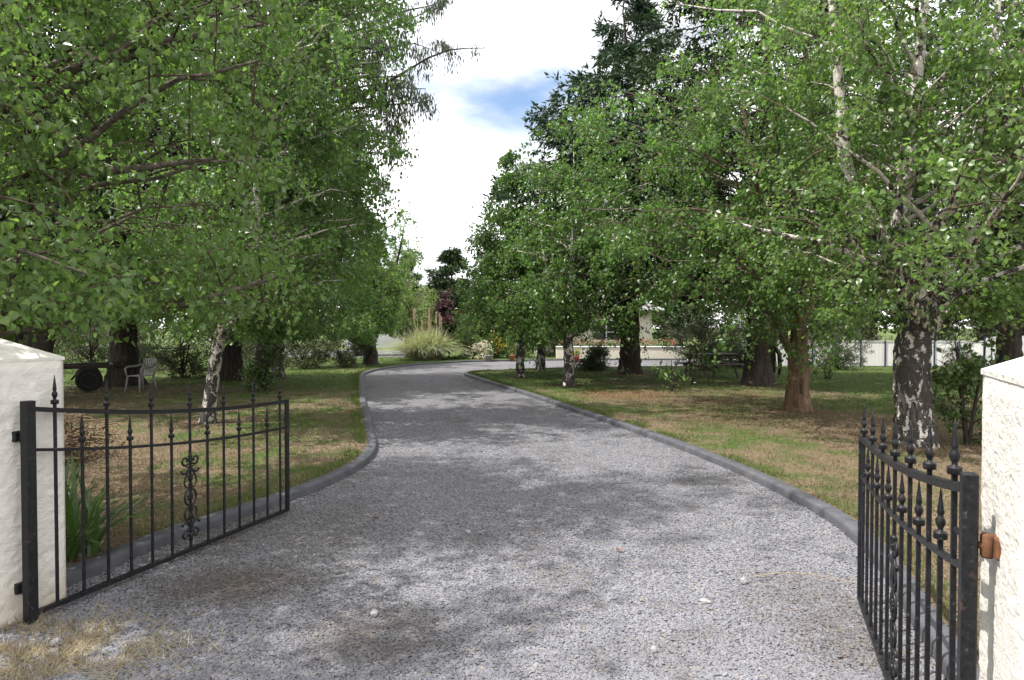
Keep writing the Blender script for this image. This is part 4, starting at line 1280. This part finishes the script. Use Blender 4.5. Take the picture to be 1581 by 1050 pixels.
# gum tree with hanging leaves
g = grow([[(0, 0, -.1, .4), (0, 0, 1.5, .34), (.3, 0, 4, .28), (1.0, 0, 7, .2), (2.2, 0, 9.6, .1), (3.0, 0, 11.6, .03)],
          [(.4, 0, 4.6, .16), (1.6, -.2, 6.6, .12), (3.2, -.3, 8.0, .08), (4.4, -.3, 8.8, .03)],
          [(.1, 0, 4, .16), (-1, .2, 6.0, .12), (-1.6, .2, 8.6, .05), (-1.6, .2, 11, .02)]],
         [(5.4, 1.8, 2.8, 0), (6.8, 3.0, 3.0, 0), (8.6, 3.5, 3.2, 0), (10.4, 3.5, 3.3, 0), (12.4, 2.4, 3.2, 0), (13.4, .8, 2.8, 0)],
         131, 84, 8, 7, 19, (.16, .034), False, 0.6, 'broad', l2=(.5, 1.1), twig=(.3, .6), twig_geo=0.3, spread=.08, xmax=[(0, 4.6), (6.5, 4.9), (8, 5.6), (10, 6.6), (14, 7.0)],
         extra_limbs=[[(3.2, -.3, 8.0, .06), (5.0, -.4, 9.0, .04), (6.6, -.4, 9.9, .025), (7.9, -.4, 10.0, .01)]])
Pq, Dq, Nq, Lq, Wq = g['leaf']
g['leaf'] = (Pq, unit(Dq * 0.45 + np.array([0, 0, -1.0])), Nq, Lq, Wq)
tree('gum_tree', 'tall gum tree with drooping narrow grey leaves against the sky, upper left', 'tree', (-8.7, 20.0, LAWN_Z), g, 'brown_bark', 'gum_leaf')

# dark pines that close the view
g = grow([[(0, 0, -.1, .3), (0, 0, 3, .22), (.1, 0, 7, .08), (.1, 0, 9.6, .01)]],
         [(.6, 2.3, 0, 0), (2.5, 2.8, 0, 0), (5, 2.3, 0, 0), (7.6, 1.3, 0, 0), (9.7, .15, 0, 0)],
         141, 120, 8, 6, 7, (.27, .085), False, 0.1, 'conifer', l2=(.7, 1.3), twig=(.3, .55), rise=-.2, limb_r=.7, twig_geo=False)
pine = tree('pine_tree', 'dark pine above the plum leaved tree at the end of the drive', 'tree', (-4.7, 50, LAWN_Z), g, 'brown_bark', 'needle', 'distant shelter pines')
pine.scale = (.95, .95, .78)
for k, (x, y, s, lb) in enumerate([(-12.5, 58, 1.0, 'distant dark pine behind the white van, left of the drive end'), (-22, 52, 1.1, 'distant pine between the left birch trunks'),
                                   (-31, 48, 1.1, 'distant pine past the leaning birch'), (-40, 44, 1.15, 'distant pine behind the plastic chair'), (-47, 36, 1.15, 'distant pine past the old trailer'),
                                   (-1.6, 49, .72, 'distant pine close right of the plum leaved tree'), (-8.2, 51, .74, 'distant pine behind the lime green weeping tree'),
                                   (4, 60, .9, 'distant pine hidden behind the three slim birches'), (14, 54, 1.0, 'distant pine behind the house roof'), (24, 48, 1.0, 'distant pine left of the white sheet fence'),
                                   (33, 42, .9, 'distant pine over the white sheet fence'), (40, 36, .85, 'distant pine past the fence corner')]):
    copy_tree(pine, (x, y, LAWN_Z), 1.3 * k, lb, s, 'distant shelter pines')

# ================================================================== SHRUBS AND PLANTS
def shrub(name, label, cat, base, h, r, seed, leaf='dark_shrub_leaf', size=(.06, .035), n1=26, n2=6, n3=6, nl=12, bark='brown_bark', group=None, droop=.1, z0=.1, nst=4, twig_geo=.3):
    rg = np.random.default_rng(seed)
    st = []
    for i in range(nst):
        a = rg.uniform(0, 6.28)
        st.append([(0, 0, -.05, .03), (.15 * r * math.cos(a), .15 * r * math.sin(a), h * .3, .022), (.35 * r * math.cos(a), .35 * r * math.sin(a), h * .75, .008)])
    g = grow(st, [(z0, r * .75), (h * .35, r), (h * .7, r * .8), (h, r * .15)], seed, n1, n2, n3, nl, size, False, droop, l2=(.25, .55), twig=(.12, .3), twig_geo=twig_geo, limb_r=.6)
    return tree(name, label, cat, base, g, bark, leaf, group)
Z = LAWN_Z
DS = 'dark shrubs under the trees'
a = shrub('shrub', 'twiggy dark shrub between the forked birch and the weeping tree', 'shrub', (-8.1, 25.5, Z), 2.1, 1.6, 201, n1=30, twig_geo=True, group=DS)
copy_tree(a, (-10.6, 20.8, Z), 2.0, 'grey twiggy shrub between plastic chair and leaning birch', 1.0, DS)
copy_tree(a, (-9.9, 26.8, Z), 4.0, 'dark shrub behind the forked birch on the left', 1.1, DS)
copy_tree(a, (-6.9, 26.3, Z), 1.0, 'low dark shrub against the weeping tree trunk', .8, DS)
copy_tree(a, (-14.0, 24.5, Z), 5.0, 'dark shrub in the gap beyond the old trailer', 1.0, DS)
copy_tree(a, (-17.0, 22.5, Z), .9, 'broad dark shrub between the huge trunks and the black trunk', 1.25, DS)
copy_tree(a, (-19.2, 29.5, Z), 2.2, 'dark shrub at the back of the sunlit grass behind the trailer', 1.4, DS)
copy_tree(a, (-20.0, 23.5, Z), 3.4, 'dark shrub at the left picture edge beyond the huge trunks', 1.4, DS)
copy_tree(a, (-12.6, 29.5, Z), .4, 'dark shrub behind the second birch trunk on the left', 1.2, DS)
copy_tree(a, (7.3, 24.6, Z), .8, 'bare stemmed shrub right of the conifer trunk in front of the house', .95, DS)
copy_tree(a, (9.6, 31.0, Z), .3, 'tall dark shrub at the right end of the house', 1.7, DS)
copy_tree(a, (12.6, 32.0, Z), 1.7, 'tall dark shrub beyond the picnic table in the background', 1.6, DS)
copy_tree(a, (9.3, 26.0, Z), 2.8, 'dark shrub behind the picnic table', 1.05, DS)
copy_tree(a, (15.2, 29.6, Z), 3.0, 'dark shrub topping the white fence in the middle', 1.15, DS)
copy_tree(a, (19.5, 29.5, Z), 1.2, 'dark shrub topping the white fence near its corner', 1.05, DS)
copy_tree(a, (12.6, 25.0, Z), 4.4, 'dark shrub at the left end of the white fence', .85, DS)
copy_tree(a, (16.2, 23.4, Z), 5.4, 'low dark shrub in front of the white fence', .5, DS)

shrub('columnar_shrub', 'pale green columnar shrub lit by sun between two left birch trunks', 'shrub', (-11.4, 30, Z), 3.0, .55, 203, 'pale_leaf', (.06, .03), 26, 6, 6, 10, twig_geo=False)
shrub('hedge_bush', 'low dark rounded bush in front of the planter wall', 'shrub', (3.1, 24.6, Z), 1.0, .75, 204, 'dark_shrub_leaf', (.065, .03), 30, 6, 6, 9, twig_geo=False, z0=.02)
shrub('sapling', 'small bright leafed sapling alone on the right lawn', 'shrub', (4.05, 16.4, Z), 1.05, .42, 205, 'bright_birch_leaf', (.12, .06), 8, 3, 2, 5, nst=3)
shrub('sapling', 'thin leafless looking sapling between small sapling and picnic table', 'shrub', (5.1, 18.3, Z), 1.15, .4, 206, 'shrub_leaf', (.05, .03), 12, 4, 3, 1, nst=3, twig_geo=True)
shrub('ivy_sucker', 'leafy suckers growing against the right side of the big birch', 'shrub', (6.35, 9.0, Z), 1.9, .55, 207, 'shrub_leaf', (.075, .06), 22, 4, 5, 5, nst=3, twig_geo=True)
shrub('ivy_sucker', 'ivy round the foot of the second left birch', 'shrub', (-6.45, 16.7, Z), 1.3, .5, 208, 'shrub_leaf', (.07, .055), 20, 4, 5, 6, nst=3, twig_geo=True)

# bed at the end of the drive
shrub('plum_tree', 'purple leaved tree behind the pampas grass', 'tree', (-3.35, 34.6, Z), 3.9, 1.15, 211, 'plum_leaf', (.11, .075), 34, 6, 6, 10, twig_geo=False, z0=.8)
BD = 'flowering shrubs in the bed at the end of the drive'
shrub('flowering_shrub', 'leafy green shrub right of the pampas grass', 'shrub', (-2.45, 33.4, Z), 2.3, .95, 212, 'shrub_leaf', (.09, .05), 30, 6, 5, 9, twig_geo=False, z0=.02, group=BD)
shrub('flowering_shrub', 'cream topped shrub under the plum leaved tree', 'shrub', (-1.9, 33.9, Z), 2.3, .8, 213, 'pale_leaf', (.09, .05), 26, 6, 5, 9, twig_geo=False, z0=.05, group=BD)
shrub('flowering_shrub', 'low shrub with cream blossom at the bed edge', 'shrub', (-1.55, 32.9, Z), .95, .6, 214, 'cream_petal', (.07, .05), 22, 5, 5, 6, twig_geo=False, z0=.02, group=BD)
shrub('flowering_shrub', 'dark green shrub behind the terracotta pot', 'shrub', (.2, 34.9, Z), 2.4, 1.3, 215, 'shrub_leaf', (.09, .05), 32, 6, 5, 9, twig_geo=False, z0=.02, group=BD)
shrub('flowering_shrub', 'yellow flowering shrub in the bed', 'shrub', (-.85, 33.6, Z), 1.7, .5, 216, 'yellow_petal', (.06, .05), 12, 4, 4, 4, twig_geo=False, z0=.6, group=BD)
shrub('flowering_shrub', 'green shrub under the yellow flowers', 'shrub', (-.8, 34.3, Z), 1.5, .9, 217, 'shrub_leaf', (.08, .045), 30, 6, 5, 10, twig_geo=False, z0=.02, group=BD)
shrub('flowering_shrub', 'green shrub behind the slim birches at the far drive edge', 'shrub', (2.4, 35.6, Z), 2.6, 1.4, 218, 'dark_shrub_leaf', (.09, .05), 32, 6, 5, 9, twig_geo=False, z0=.02, group=BD)

def blade_plant(name, label, cat, base, n, length, width, seed, mat, spread=.6, rad=.12, parts=False, droop=.8, kseg=6):
    """arching strap leaves from one crown"""
    rg = np.random.default_rng(seed)
    root = empty(name, base, 0, label, cat)
    allv, allq, off = [], [], 0
    for i in range(n):
        a = rg.uniform(0, 6.28); L = length * rg.uniform(.6, 1.1); lean = rg.uniform(.08, spread)
        s = np.linspace(0, 1, kseg)
        out = L * (lean * s + droop * lean * s ** 2.2 * .6)
        up = L * (s * (1 - .25 * lean) - droop * lean * .75 * s ** 2.6)
        r0 = rad * math.sqrt(rg.random()); b0 = rg.uniform(0, 6.28)
        cx, cy = r0 * math.cos(b0), r0 * math.sin(b0)
        c = np.column_stack([cx + out * math.cos(a), cy + out * math.sin(a), np.maximum(up, .01)])
        w = width * rg.uniform(.7, 1.2) * np.sqrt(np.maximum(1 - s ** 2.2, 0)) * (0.7 + .5 * s * (1 - s) * 2) * .5
        sd = np.array([-math.sin(a), math.cos(a), 0])
        v = np.concatenate([c - sd * w[:, None] + [0, 0, 1] * w[:, None] * .35, c, c + sd * w[:, None] + [0, 0, 1] * w[:, None] * .35])
        q = []
        for j in range(kseg - 1):
            q += [(j, kseg + j, kseg + j + 1, j + 1), (kseg + j, 2 * kseg + j, 2 * kseg + j + 1, kseg + j + 1)]
        q = np.array(q)
        if parts:
            link('leaf', np_mesh('leaf', v, q, None, True), mat, root)
        else:
            allv.append(v); allq.append(q + off); off += len(v)
    if not parts:
        o = link('blades', np_mesh('blades', np.vstack(allv), np.vstack(allq), None, True), mat, root)
        o['kind'] = 'stuff'
    return root
blade_plant('agapanthus', 'clump of strap leaves behind the left gate beside the pillar', 'plant', (-3.13, 4.62, Z - .02), 74, .84, .04, 301, M['flax_leaf'], .75, .16, True, .9, 7)
blade_plant('flax_plant', 'spiky upright plant on the lawn right of the orange trunk', 'plant', (9.9, 20.3, Z), 26, .75, .03, 302, M['dark_shrub_leaf'], .6, .1, True, .5)
p = blade_plant('pampas_grass', 'big pale pampas grass clump at the end of the drive', 'plant', (-4.3, 32.6, Z), 2200, 2.0, .034, 303, M['pampas_blade'], .82, .75, False, 1.15, 8)
rg = np.random.default_rng(33)
for i in range(11):
    a = rg.uniform(0, 6.28); r = rg.uniform(.1, 1.3); h = rg.uniform(1.8, 2.45)
    x, y = .5 * r * math.cos(a), .5 * r * math.sin(a)
    s = MB().tube([(x, y, 0), (x * 1.4, y * 1.4, h * .6), (x * 1.7, y * 1.7, h - .5)], [.012, .01, .007], 5).build('plume', M['straw'], p)
    n = 90
    tz = rg.random(n)
    PP = np.column_stack([x * 1.7 + rg.normal(size=n) * .02, y * 1.7 + rg.normal(size=n) * .02, h - .5 + tz * .55])
    D = rdir(rg, n) * .45 + np.array([0, 0, 1.0])
    lv, lq, lt = np_leaves(PP, D, rdir(rg, n), np.full(n, .14), np.full(n, .02))
    link('feathers', np_mesh('feathers', lv, lq, lt), M['plume'], s)

# ================================================================== FURNITURE AND OBJECTS
# plastic garden chair
def chair(loc, rz):
    root = empty('garden_chair', loc, rz, 'grey white moulded plastic garden chair under the trees on the left', 'chair')
    m = M['chair_plastic']
    MB().box((0, 0, .41), (.44, .43, .025), bev=.01).build('seat', m, root)
    for sx in (-1, 1):
        MB().tube([(sx * .20, -.20, .41), (sx * .25, -.25, 0)], [.028, .018], 8).build('leg', m, root)
        MB().tube([(sx * .19, .20, .41), (sx * .23, .27, 0)], [.028, .018], 8).build('leg', m, root)
        MB().tube([(sx * .23, -.21, .41), (sx * .27, -.22, .6), (sx * .28, -.12, .635), (sx * .27, .1, .64), (sx * .22, .24, .70)], [.02, .022, .028, .028, .024], 8).build('armrest', m, root)
    MB().tube([(-.20, .20, .41), (-.235, .26, .62), (-.19, .30, .79), (0, .32, .83), (.19, .30, .79), (.235, .26, .62), (.20, .20, .41)], .02, 8).build('back_frame', m, root)
    for k in range(5):
        x = (k - 2) * .07
        MB().box((x, .255, .61), (.035, .012, .42), rx=-.24).build('back_slat', m, root)
    return root
chair((-9.35, 16.3, Z), -.35)

# old trailer: deck rail, wheel, drawbar
tr_ = empty('old_trailer', (-11.6, 16.0, Z), .59, 'old dark trailer with one tyre showing, behind the left pillar', 'trailer')
MB().box((0, 0, .62), (3.0, .08, .09)).box((0, 1.2, .62), (3.0, .08, .09)).box((1.46, .6, .62), (.08, 1.12, .09)).box((-1.46, .6, .62), (.08, 1.12, .09)).build('deck_frame', M['dark_steel'], tr_)
for yy_ in (-.16, 1.36):
    wv = empty('wheel', (.95, yy_, .30)); wv.parent = tr_
    ty = MB().lathe((0, 0, 0), [(.19, -.07), (.25, -.08), (.285, -.07), (.30, -.03), (.30, .03), (.285, .07), (.25, .08), (.19, .07)], 24, 'Y')
    ty.build('tyre', M['tyre_rubber'], wv)
    MB().lathe((0, 0, 0), [(.04, -.06), (.08, -.04), (.18, -.075), (.187, -.04), (.187, .04), (.18, .075), (.08, .04), (.04, .06)], 20, 'Y').build('rim', M['old_timber'], wv)
MB().tube([(1.46, .6, .6), (2.4, .6, .5)], .04, 8).build('drawbar', M['dark_steel'], tr_)
MB().box((1.4, .05, .32), (.06, .06, .6)).build('prop_stand', M['dark_steel'], tr_)
MB().box((.7, .05, .45), (.05, .05, .4), ry=.7).build('brace', M['dark_steel'], tr_)

# brush pile of pruned sticks behind the left pillar
bp = empty('brush_pile', (-5.62, 7.8, Z), 0, 'tangled heap of dry pruned sticks behind the left pillar', 'brush pile')
rg = np.random.default_rng(44)
m = 420
S = rg.normal(size=(m, 3)) * np.array([.27, .3, .0]); S[:, 2] = rg.random(m) * .62 * np.exp(-(S[:, 0] ** 2 + S[:, 1] ** 2) * 1.8)
dd = rdir(rg, m); dd[:, 2] *= .4
E = S + dd * rg.uniform(.15, .5, m)[:, None]; E[:, 2] = np.maximum(E[:, 2], .02)
C = (S + E) / 2 + rg.normal(size=(m, 3)) * .05; C[:, 2] = np.abs(C[:, 2]) + .01
pp = bez(S, C, E, 5)
v, q = np_tubes(pp, rg.uniform(.004, .012, m)[:, None] * np.linspace(1, .5, 5)[None], 4)
st = link('sticks', np_mesh('sticks', v, q), M['dry_stick'], bp); st['kind'] = 'stuff'
m = 700
PP = rg.normal(size=(m, 3)) * np.array([.27, .3, 0]); PP[:, 2] = rg.random(m) * .6 * np.exp(-(PP[:, 0] ** 2 + PP[:, 1] ** 2) * 2)
lv, lq, lt = np_leaves(PP, rdir(rg, m), rdir(rg, m), rg.uniform(.06, .14, m), rg.uniform(.02, .05, m))
st = link('dry_leaves', np_mesh('dry_leaves', lv, lq, lt), M['dead_leaf'], bp); st['kind'] = 'stuff'

# picnic table
pt = empty('picnic_table', (6.55, 21.3, Z), .35, 'weathered dark timber picnic table on the right lawn', 'table')
for k in range(5):
    MB().box((0, (k - 2) * .15, .745), (1.7, .135, .04), bev=.004).build('top_board', M['old_timber'], pt)
for sy in (-1, 1):
    for k in range(2):
        MB().box((0, sy * (.62 + k * .14), .43), (1.7, .125, .04), bev=.004).build('seat_board', M['old_timber'], pt)
for sx in (-.6, .6):
    for sy in (-1, 1):
        MB().tube([(sx, sy * .22, .72), (sx, sy * .62, 0)], .045, 4, False).build('leg', M['old_timber'], pt)
    MB().box((sx + .05, 0, .385), (.04, 1.5, .09)).build('cross_beam', M['old_timber'], pt)
    MB().box((sx + .05, 0, .70), (.04, .7, .05)).build('top_cleat', M['old_timber'], pt)

# split dead limb hanging by the orange trunk
dl = MB()
dl.tube([(0, 0, 1.55), (-.05, 0, 1.45), (-.03, .02, 1.25), (.0, .02, 1.0), (.02, .02, .72)], [.02, .035, .06, .055, .02], 8)
dl.tube([(-.03, .02, 1.3), (.12, .03, 1.1), (.13, .02, .85), (.10, .0, .62)], [.03, .045, .04, .012], 8)
tag(dl.build('dead_limb', M['brown_bark'], None, (5.22, 12.9, Z)), 'dark split dead limb hanging beside the orange trunk', 'limb')

# white sheet fence
def fence_run(a, b, n, h, label):
    a, b = Vector(a), Vector(b)
    d = (b - a); L = d.length; rz = math.atan2(d.y, d.x)
    root = empty('sheet_fence', a, rz, label, 'fence', 'white sheet fence')
    w = L / n
    pan = MB()
    ribs = 6
    prof = []
    for i in range(ribs):
        x0 = .03 + (w - .06) * i / ribs; ww = (w - .06) / ribs
        prof += [(x0, 0), (x0 + ww * .55, 0), (x0 + ww * .65, .004), (x0 + ww * .9, .004)]
    prof.append((w - .03, 0))
    k = len(prof)
    vs = [(x, y, z) for z in (.05, h) for x, y in prof] + [(x, y + .003, z) for z in (.05, h) for x, y in prof]
    fs = [(i, i + 1, k + i + 1, k + i) for i in range(k - 1)] + [(2 * k + i + 1, 2 * k + i, 3 * k + i, 3 * k + i + 1) for i in range(k - 1)]
    pan.add(vs, fs)
    pm = pan.mesh('panel'); pm.materials.append(M['fence_sheet'])
    po = MB().box((0, 0, h / 2 + .01), (.06, .06, h + .04)).mesh('post'); po.materials.append(M['navy_post'])
    ra = MB().box((w / 2, 0.005, h + .012), (w - .06, .045, .03)).mesh('top_rail'); ra.materials.append(M['fence_sheet'])
    for i in range(n):
        link('panel', pm, None, root, (i * w, 0, 0))
        link('top_rail', ra, None, root, (i * w, 0, 0))
    for i in range(n + 1):
        link('post', po, None, root, (i * w, 0, 0))
fence_run((9.5, 26.9, Z), (19.1, 26.2, Z), 10, 1.05, 'white metal sheet fence with dark posts across the back of the right lawn')
fence_run((19.2, 26.3, Z), (25.5, 31.5, Z), 9, 1.2, 'greyer fence run turning away beyond the corner post, right edge')

# house glimpsed between trunks
hs = empty('house', (4.6, 36.8, Z), -.03, 'cream rendered house with white window glimpsed left of the dark conifer trunk', 'house')
W0, Hh = 6.6, 2.7
wins = [(-1.9, 1.4), (.75, 1.7)]   # centre x, width
wall = MB()
xs = [-W0 / 2]
for cx, ww in wins:
    xs += [cx - ww / 2, cx + ww / 2]
xs.append(W0 / 2)
for i in range(len(xs) - 1):
    mid_ = (xs[i] + xs[i + 1]) / 2; ww = xs[i + 1] - xs[i]
    if i % 2 == 0:
        wall.box((mid_, 0, Hh / 2), (ww, .25, Hh))
    else:
        wall.box((mid_, 0, .42), (ww, .25, .84)); wall.box((mid_, 0, (2.05 + Hh) / 2), (ww, .25, Hh - 2.05))
wall.box((0, 8, Hh / 2), (W0, .25, Hh)); wall.box((-W0 / 2 + .125, 4, Hh / 2), (.25, 7.7, Hh)); wall.box((W0 / 2 - .125, 4, Hh / 2), (.25, 7.7, Hh))
wall.build('wall', M['house_render'], hs)
for cx, ww in wins:
    wv = empty('window', (cx, 0, 1.445)); wv.parent = hs
    f = MB()
    for sx in (-1, 0, 1):
        f.box((sx * (ww / 2 - .035), -.06, 0), (.07, .08, 1.21))
    for sz_ in (-1, 1):
        f.box((-ww / 4, -.06, sz_ * .57), (ww / 2 - .105, .078, .07)); f.box((ww / 4, -.06, sz_ * .57), (ww / 2 - .105, .078, .07))
    f.box((-ww / 4, -.06, -.1), (ww / 2 - .105, .074, .045)); f.box((ww / 4, -.06, -.1), (ww / 2 - .105, .074, .045))
    f.build('frame', M['white_paint'], wv)
    for sx in (-1, 1):
        MB().box((sx * ww / 4, -.03, 0), (ww / 2 - .1, .012, 1.1)).build('pane', M['window_glass'], wv)
    MB().box((0, -.17, -.66), (ww + .12, .12, .05)).build('sill', M['white_paint'], wv)
rf = MB().add([(-W0 / 2 - .5, -.6, Hh), (W0 / 2 + .5, -.6, Hh), (W0 / 2 + .5, 8.6, Hh), (-W0 / 2 - .5, 8.6, Hh), (-W0 / 2 + 2.6, 4, Hh + 1.5), (W0 / 2 - 2.6, 4, Hh + 1.5)],
              [(3, 2, 1, 0), (0, 1, 5, 4), (1, 2, 5), (2, 3, 4, 5), (3, 0, 4)]).build('roof', M['roof_sheet'], hs)
MB().box((0, -.66, Hh - .06), (W0 + 1.1, .1, .12)).build('gutter', M['white_paint'], hs)

# planter wall with flowers and pots in front of the house
pw = empty('planter_wall', (5.6, 33.7, 0), -.03, 'low cream planter wall topped with flowers in front of the house', 'wall')
MB().box((0, 0, .32), (6.6, .3, .66), bev=.01).build('wall', M['house_render'], pw)
MB().box((0, 0, .675), (6.7, .36, .05), bev=.01).build('coping', M['white_paint'], pw)
rg = np.random.default_rng(71)
n = 1500
PP = np.column_stack([rg.uniform(-3.2, 3.2, n), rg.normal(size=n) * .1 + .25, .7 + rg.random(n) * .3])
lv, lq, lt = np_leaves(PP, rdir(rg, n), rdir(rg, n), np.full(n, .09), np.full(n, .05))
f = link('planter_foliage', np_mesh('planter_foliage', lv, lq, lt), M['shrub_leaf'], pw); f['kind'] = 'stuff'
n = 420
PP = np.column_stack([rg.uniform(-3.2, 3.2, n), rg.normal(size=n) * .12 + .2, .78 + rg.random(n) * .3])
lv, lq, lt = np_leaves(PP, rdir(rg, n), rdir(rg, n), np.full(n, .08), np.full(n, .07))
f = link('planter_flowers', np_mesh('planter_flowers', lv, lq, lt), M['pink_petal'], pw); f['kind'] = 'stuff'

def pot(loc, mat, h, label, petal):
    root = empty('flower_pot', loc, 0, label, 'pot', 'flower pots')
    MB().lathe((0, 0, 0), [(h * .32, 0), (h * .45, h * .75), (h * .52, h * .78), (h * .52, h), (h * .42, h), (h * .40, h * .9)], 16).build('pot_body', M[mat], root)
    rg = np.random.default_rng(int(h * 1000))
    n = 260
    PP = rg.normal(size=(n, 3)) * h * .3 + np.array([0, 0, h * 1.35]); PP[:, 2] = np.maximum(PP[:, 2], h * .9)
    lv, lq, lt = np_leaves(PP, rdir(rg, n), rdir(rg, n), np.full(n, .09), np.full(n, .04))
    link('foliage', np_mesh('foliage', lv, lq, lt), M['shrub_leaf'], root)
    n = 60
    PP = rg.normal(size=(n, 3)) * h * .3 + np.array([0, 0, h * 1.5])
    PP[:, 2] = np.maximum(PP[:, 2], h * .95)
    lv, lq, lt = np_leaves(PP, rdir(rg, n), rdir(rg, n), np.full(n, .07), np.full(n, .06))
    link('blossom', np_mesh('blossom', lv, lq, lt), M[petal], root)
pot((3.15, 31.6, 0), 'red_glaze', .3, 'bright red flower pot on the far gravel, right of the slim birch', 'yellow_petal')
pot((.0, 32.0, 0), 'terracotta', .34, 'terracotta pot on the kerb below the yellow flowers', 'pink_petal')
pot((-1.15, 31.75, 0), 'stone', .34, 'pale stone pot under the cream blossom', 'cream_petal')

# white van parked in the yard
vn = empty('van', (-7.35, 37.6, LAWN_Z + .006), .25, 'white van parked in the yard behind the pampas grass', 'van')
side = [(-2.3, .45), (-2.32, 1.0), (-1.75, 1.25), (-1.2, 2.0), (-.9, 2.18), (2.2, 2.2), (2.33, 2.05), (2.35, .45)]
wdt = .88
vs = [(x, -wdt * (1 if z < 1.3 else .93), z) for x, z in side] + [(x, wdt * (1 if z < 1.3 else .93), z) for x, z in side]
k = len(side)
fs = [tuple(range(k)), tuple(reversed(range(k, 2 * k)))] + [((i + 1) % k, i, k + i, k + (i + 1) % k) for i in range(k)]
bd = MB().add(vs, fs).build('body', M['white_paint'], vn)
MB().add([(-1.66, -.875, 1.3), (-1.18, -.836, 1.92), (-.35, -.836, 1.95), (-.35, -.872, 1.3)], [(0, 3, 2, 1)]).build('side_window', M['window_glass'], vn)
MB().add([(-1.79, -.78, 1.29), (-1.25, -.72, 1.97), (-1.25, .72, 1.97), (-1.79, .78, 1.29)], [(0, 1, 2, 3)]).build('windscreen', M['window_glass'], vn)
MB().box((-2.34, 0, .55), (.12, 1.7, .22), bev=.03).build('bumper', M['dark_steel'], vn)
for sx in (-1.5, 1.5):
    for sy in (-1, 1):
        wv = empty('wheel', (sx, sy * .80, .33)); wv.parent = vn
        MB().lathe((0, 0, 0), [(.2, -.1), (.31, -.1), (.33, -.06), (.33, .06), (.31, .1), (.2, .1)], 20, 'Y').build('tyre', M['tyre_rubber'], wv)
        MB().lathe((0, 0, 0), [(.03, -.108), (.17, -.09), (.2, -.104), (.2, .104), (.17, .09), (.03, .108)], 16, 'Y').build('rim', M['stone'], wv)
for sy in (-1, 1):
    MB().box((-2.325, sy * .62, .85), (.05, .3, .16), bev=.02).build('headlight', M['stone'], vn)
    MB().box((2.36, sy * .78, 1.1), (.03, .12, .4), bev=.01).build('tail_light', M['tail_lamp'], vn)

# single stones, a dry stalk and fallen leaves on the gravel
def stone(loc, s, seed, label):
    rg = random.Random(seed)
    import bmesh
    bm = bmesh.new()
    bmesh.ops.create_icosphere(bm, subdivisions=2, radius=1)
    for v in bm.verts:
        d = 1 + .28 * mnoise.noise(v.co * 1.3 + Vector((seed, 0, 0))) + .08 * mnoise.noise(v.co * 4)
        v.co = Vector((v.co.x * d * s[0], v.co.y * d * s[1], v.co.z * d * s[2]))
    me = bpy.data.meshes.new('loose_stone'); bm.to_mesh(me); bm.free()
    o = link('loose_stone', me, M['stone'], None, loc)
    o.rotation_euler = (0, 0, rg.uniform(0, 6))
    return tag(o, label, 'stone', 'larger stones lying on the gravel')
stone((1.535, 4.25, .022), (.026, .022, .026), 1, 'pale pointed stone on the gravel near the free end of the right gate')
stone((1.19, 3.96, .012), (.036, .02, .015), 2, 'flat pale stone lying left of the pointed stone')
stone((-.81, 3.78, .016), (.034, .024, .019), 3, 'white rounded stone on the bare patch in the middle foreground')
stone((-.36, 5.3, .013), (.024, .02, .018), 4, 'blue grey stone in the middle of the drive')
stone((-2.43, 3.42, .018), (.03, .022, .024), 5, 'grey stone among the straw before the left pillar')
stone((.74, 3.35, .014), (.02, .018, .02), 6, 'small grey stone at the bottom edge of the drive')
sk_ = MB().tube([(0, 0, .03), (.18, .03, .045), (.36, 0, .05), (.55, -.09, .04), (.72, -.2, .028)], [.0025, .003, .003, .0025, .0015], 6)
tag(sk_.build('dry_stalk', M['straw'], None, (1.62, 4.3, 0)), 'long thin curved straw stalk on gravel beside the right gate', 'stalk')
def fallen(loc, rz, label):
    lv, lq, lt = np_leaves(np.zeros((1, 3)), np.array([[1.0, 0, 0]]), np.array([[0, .2, 1.0]]), np.array([.075]), np.array([.032]), True, .25)
    o = link('fallen_leaf', np_mesh('fallen_leaf', lv, lq, lt), M['fallen_red'], None, loc); o.rotation_euler = (.1, -.1, rz)
    tag(o, label, 'leaf', 'fallen leaves on the drive')
simple('fallen_red', (0.19, 0.085, 0.055), (0.13, 0.06, 0.042), 40, .6, .3, .1)
fallen((-1.24, 5.66, .02), .4, 'reddish fallen leaf on the gravel right of the left gate end')
fallen((.32, 5.6, .02), 1.5, 'orange brown fallen leaf in the middle of the drive')
fallen((.83, 4.83, .02), 2.4, 'dark red fallen leaf between the two gates')
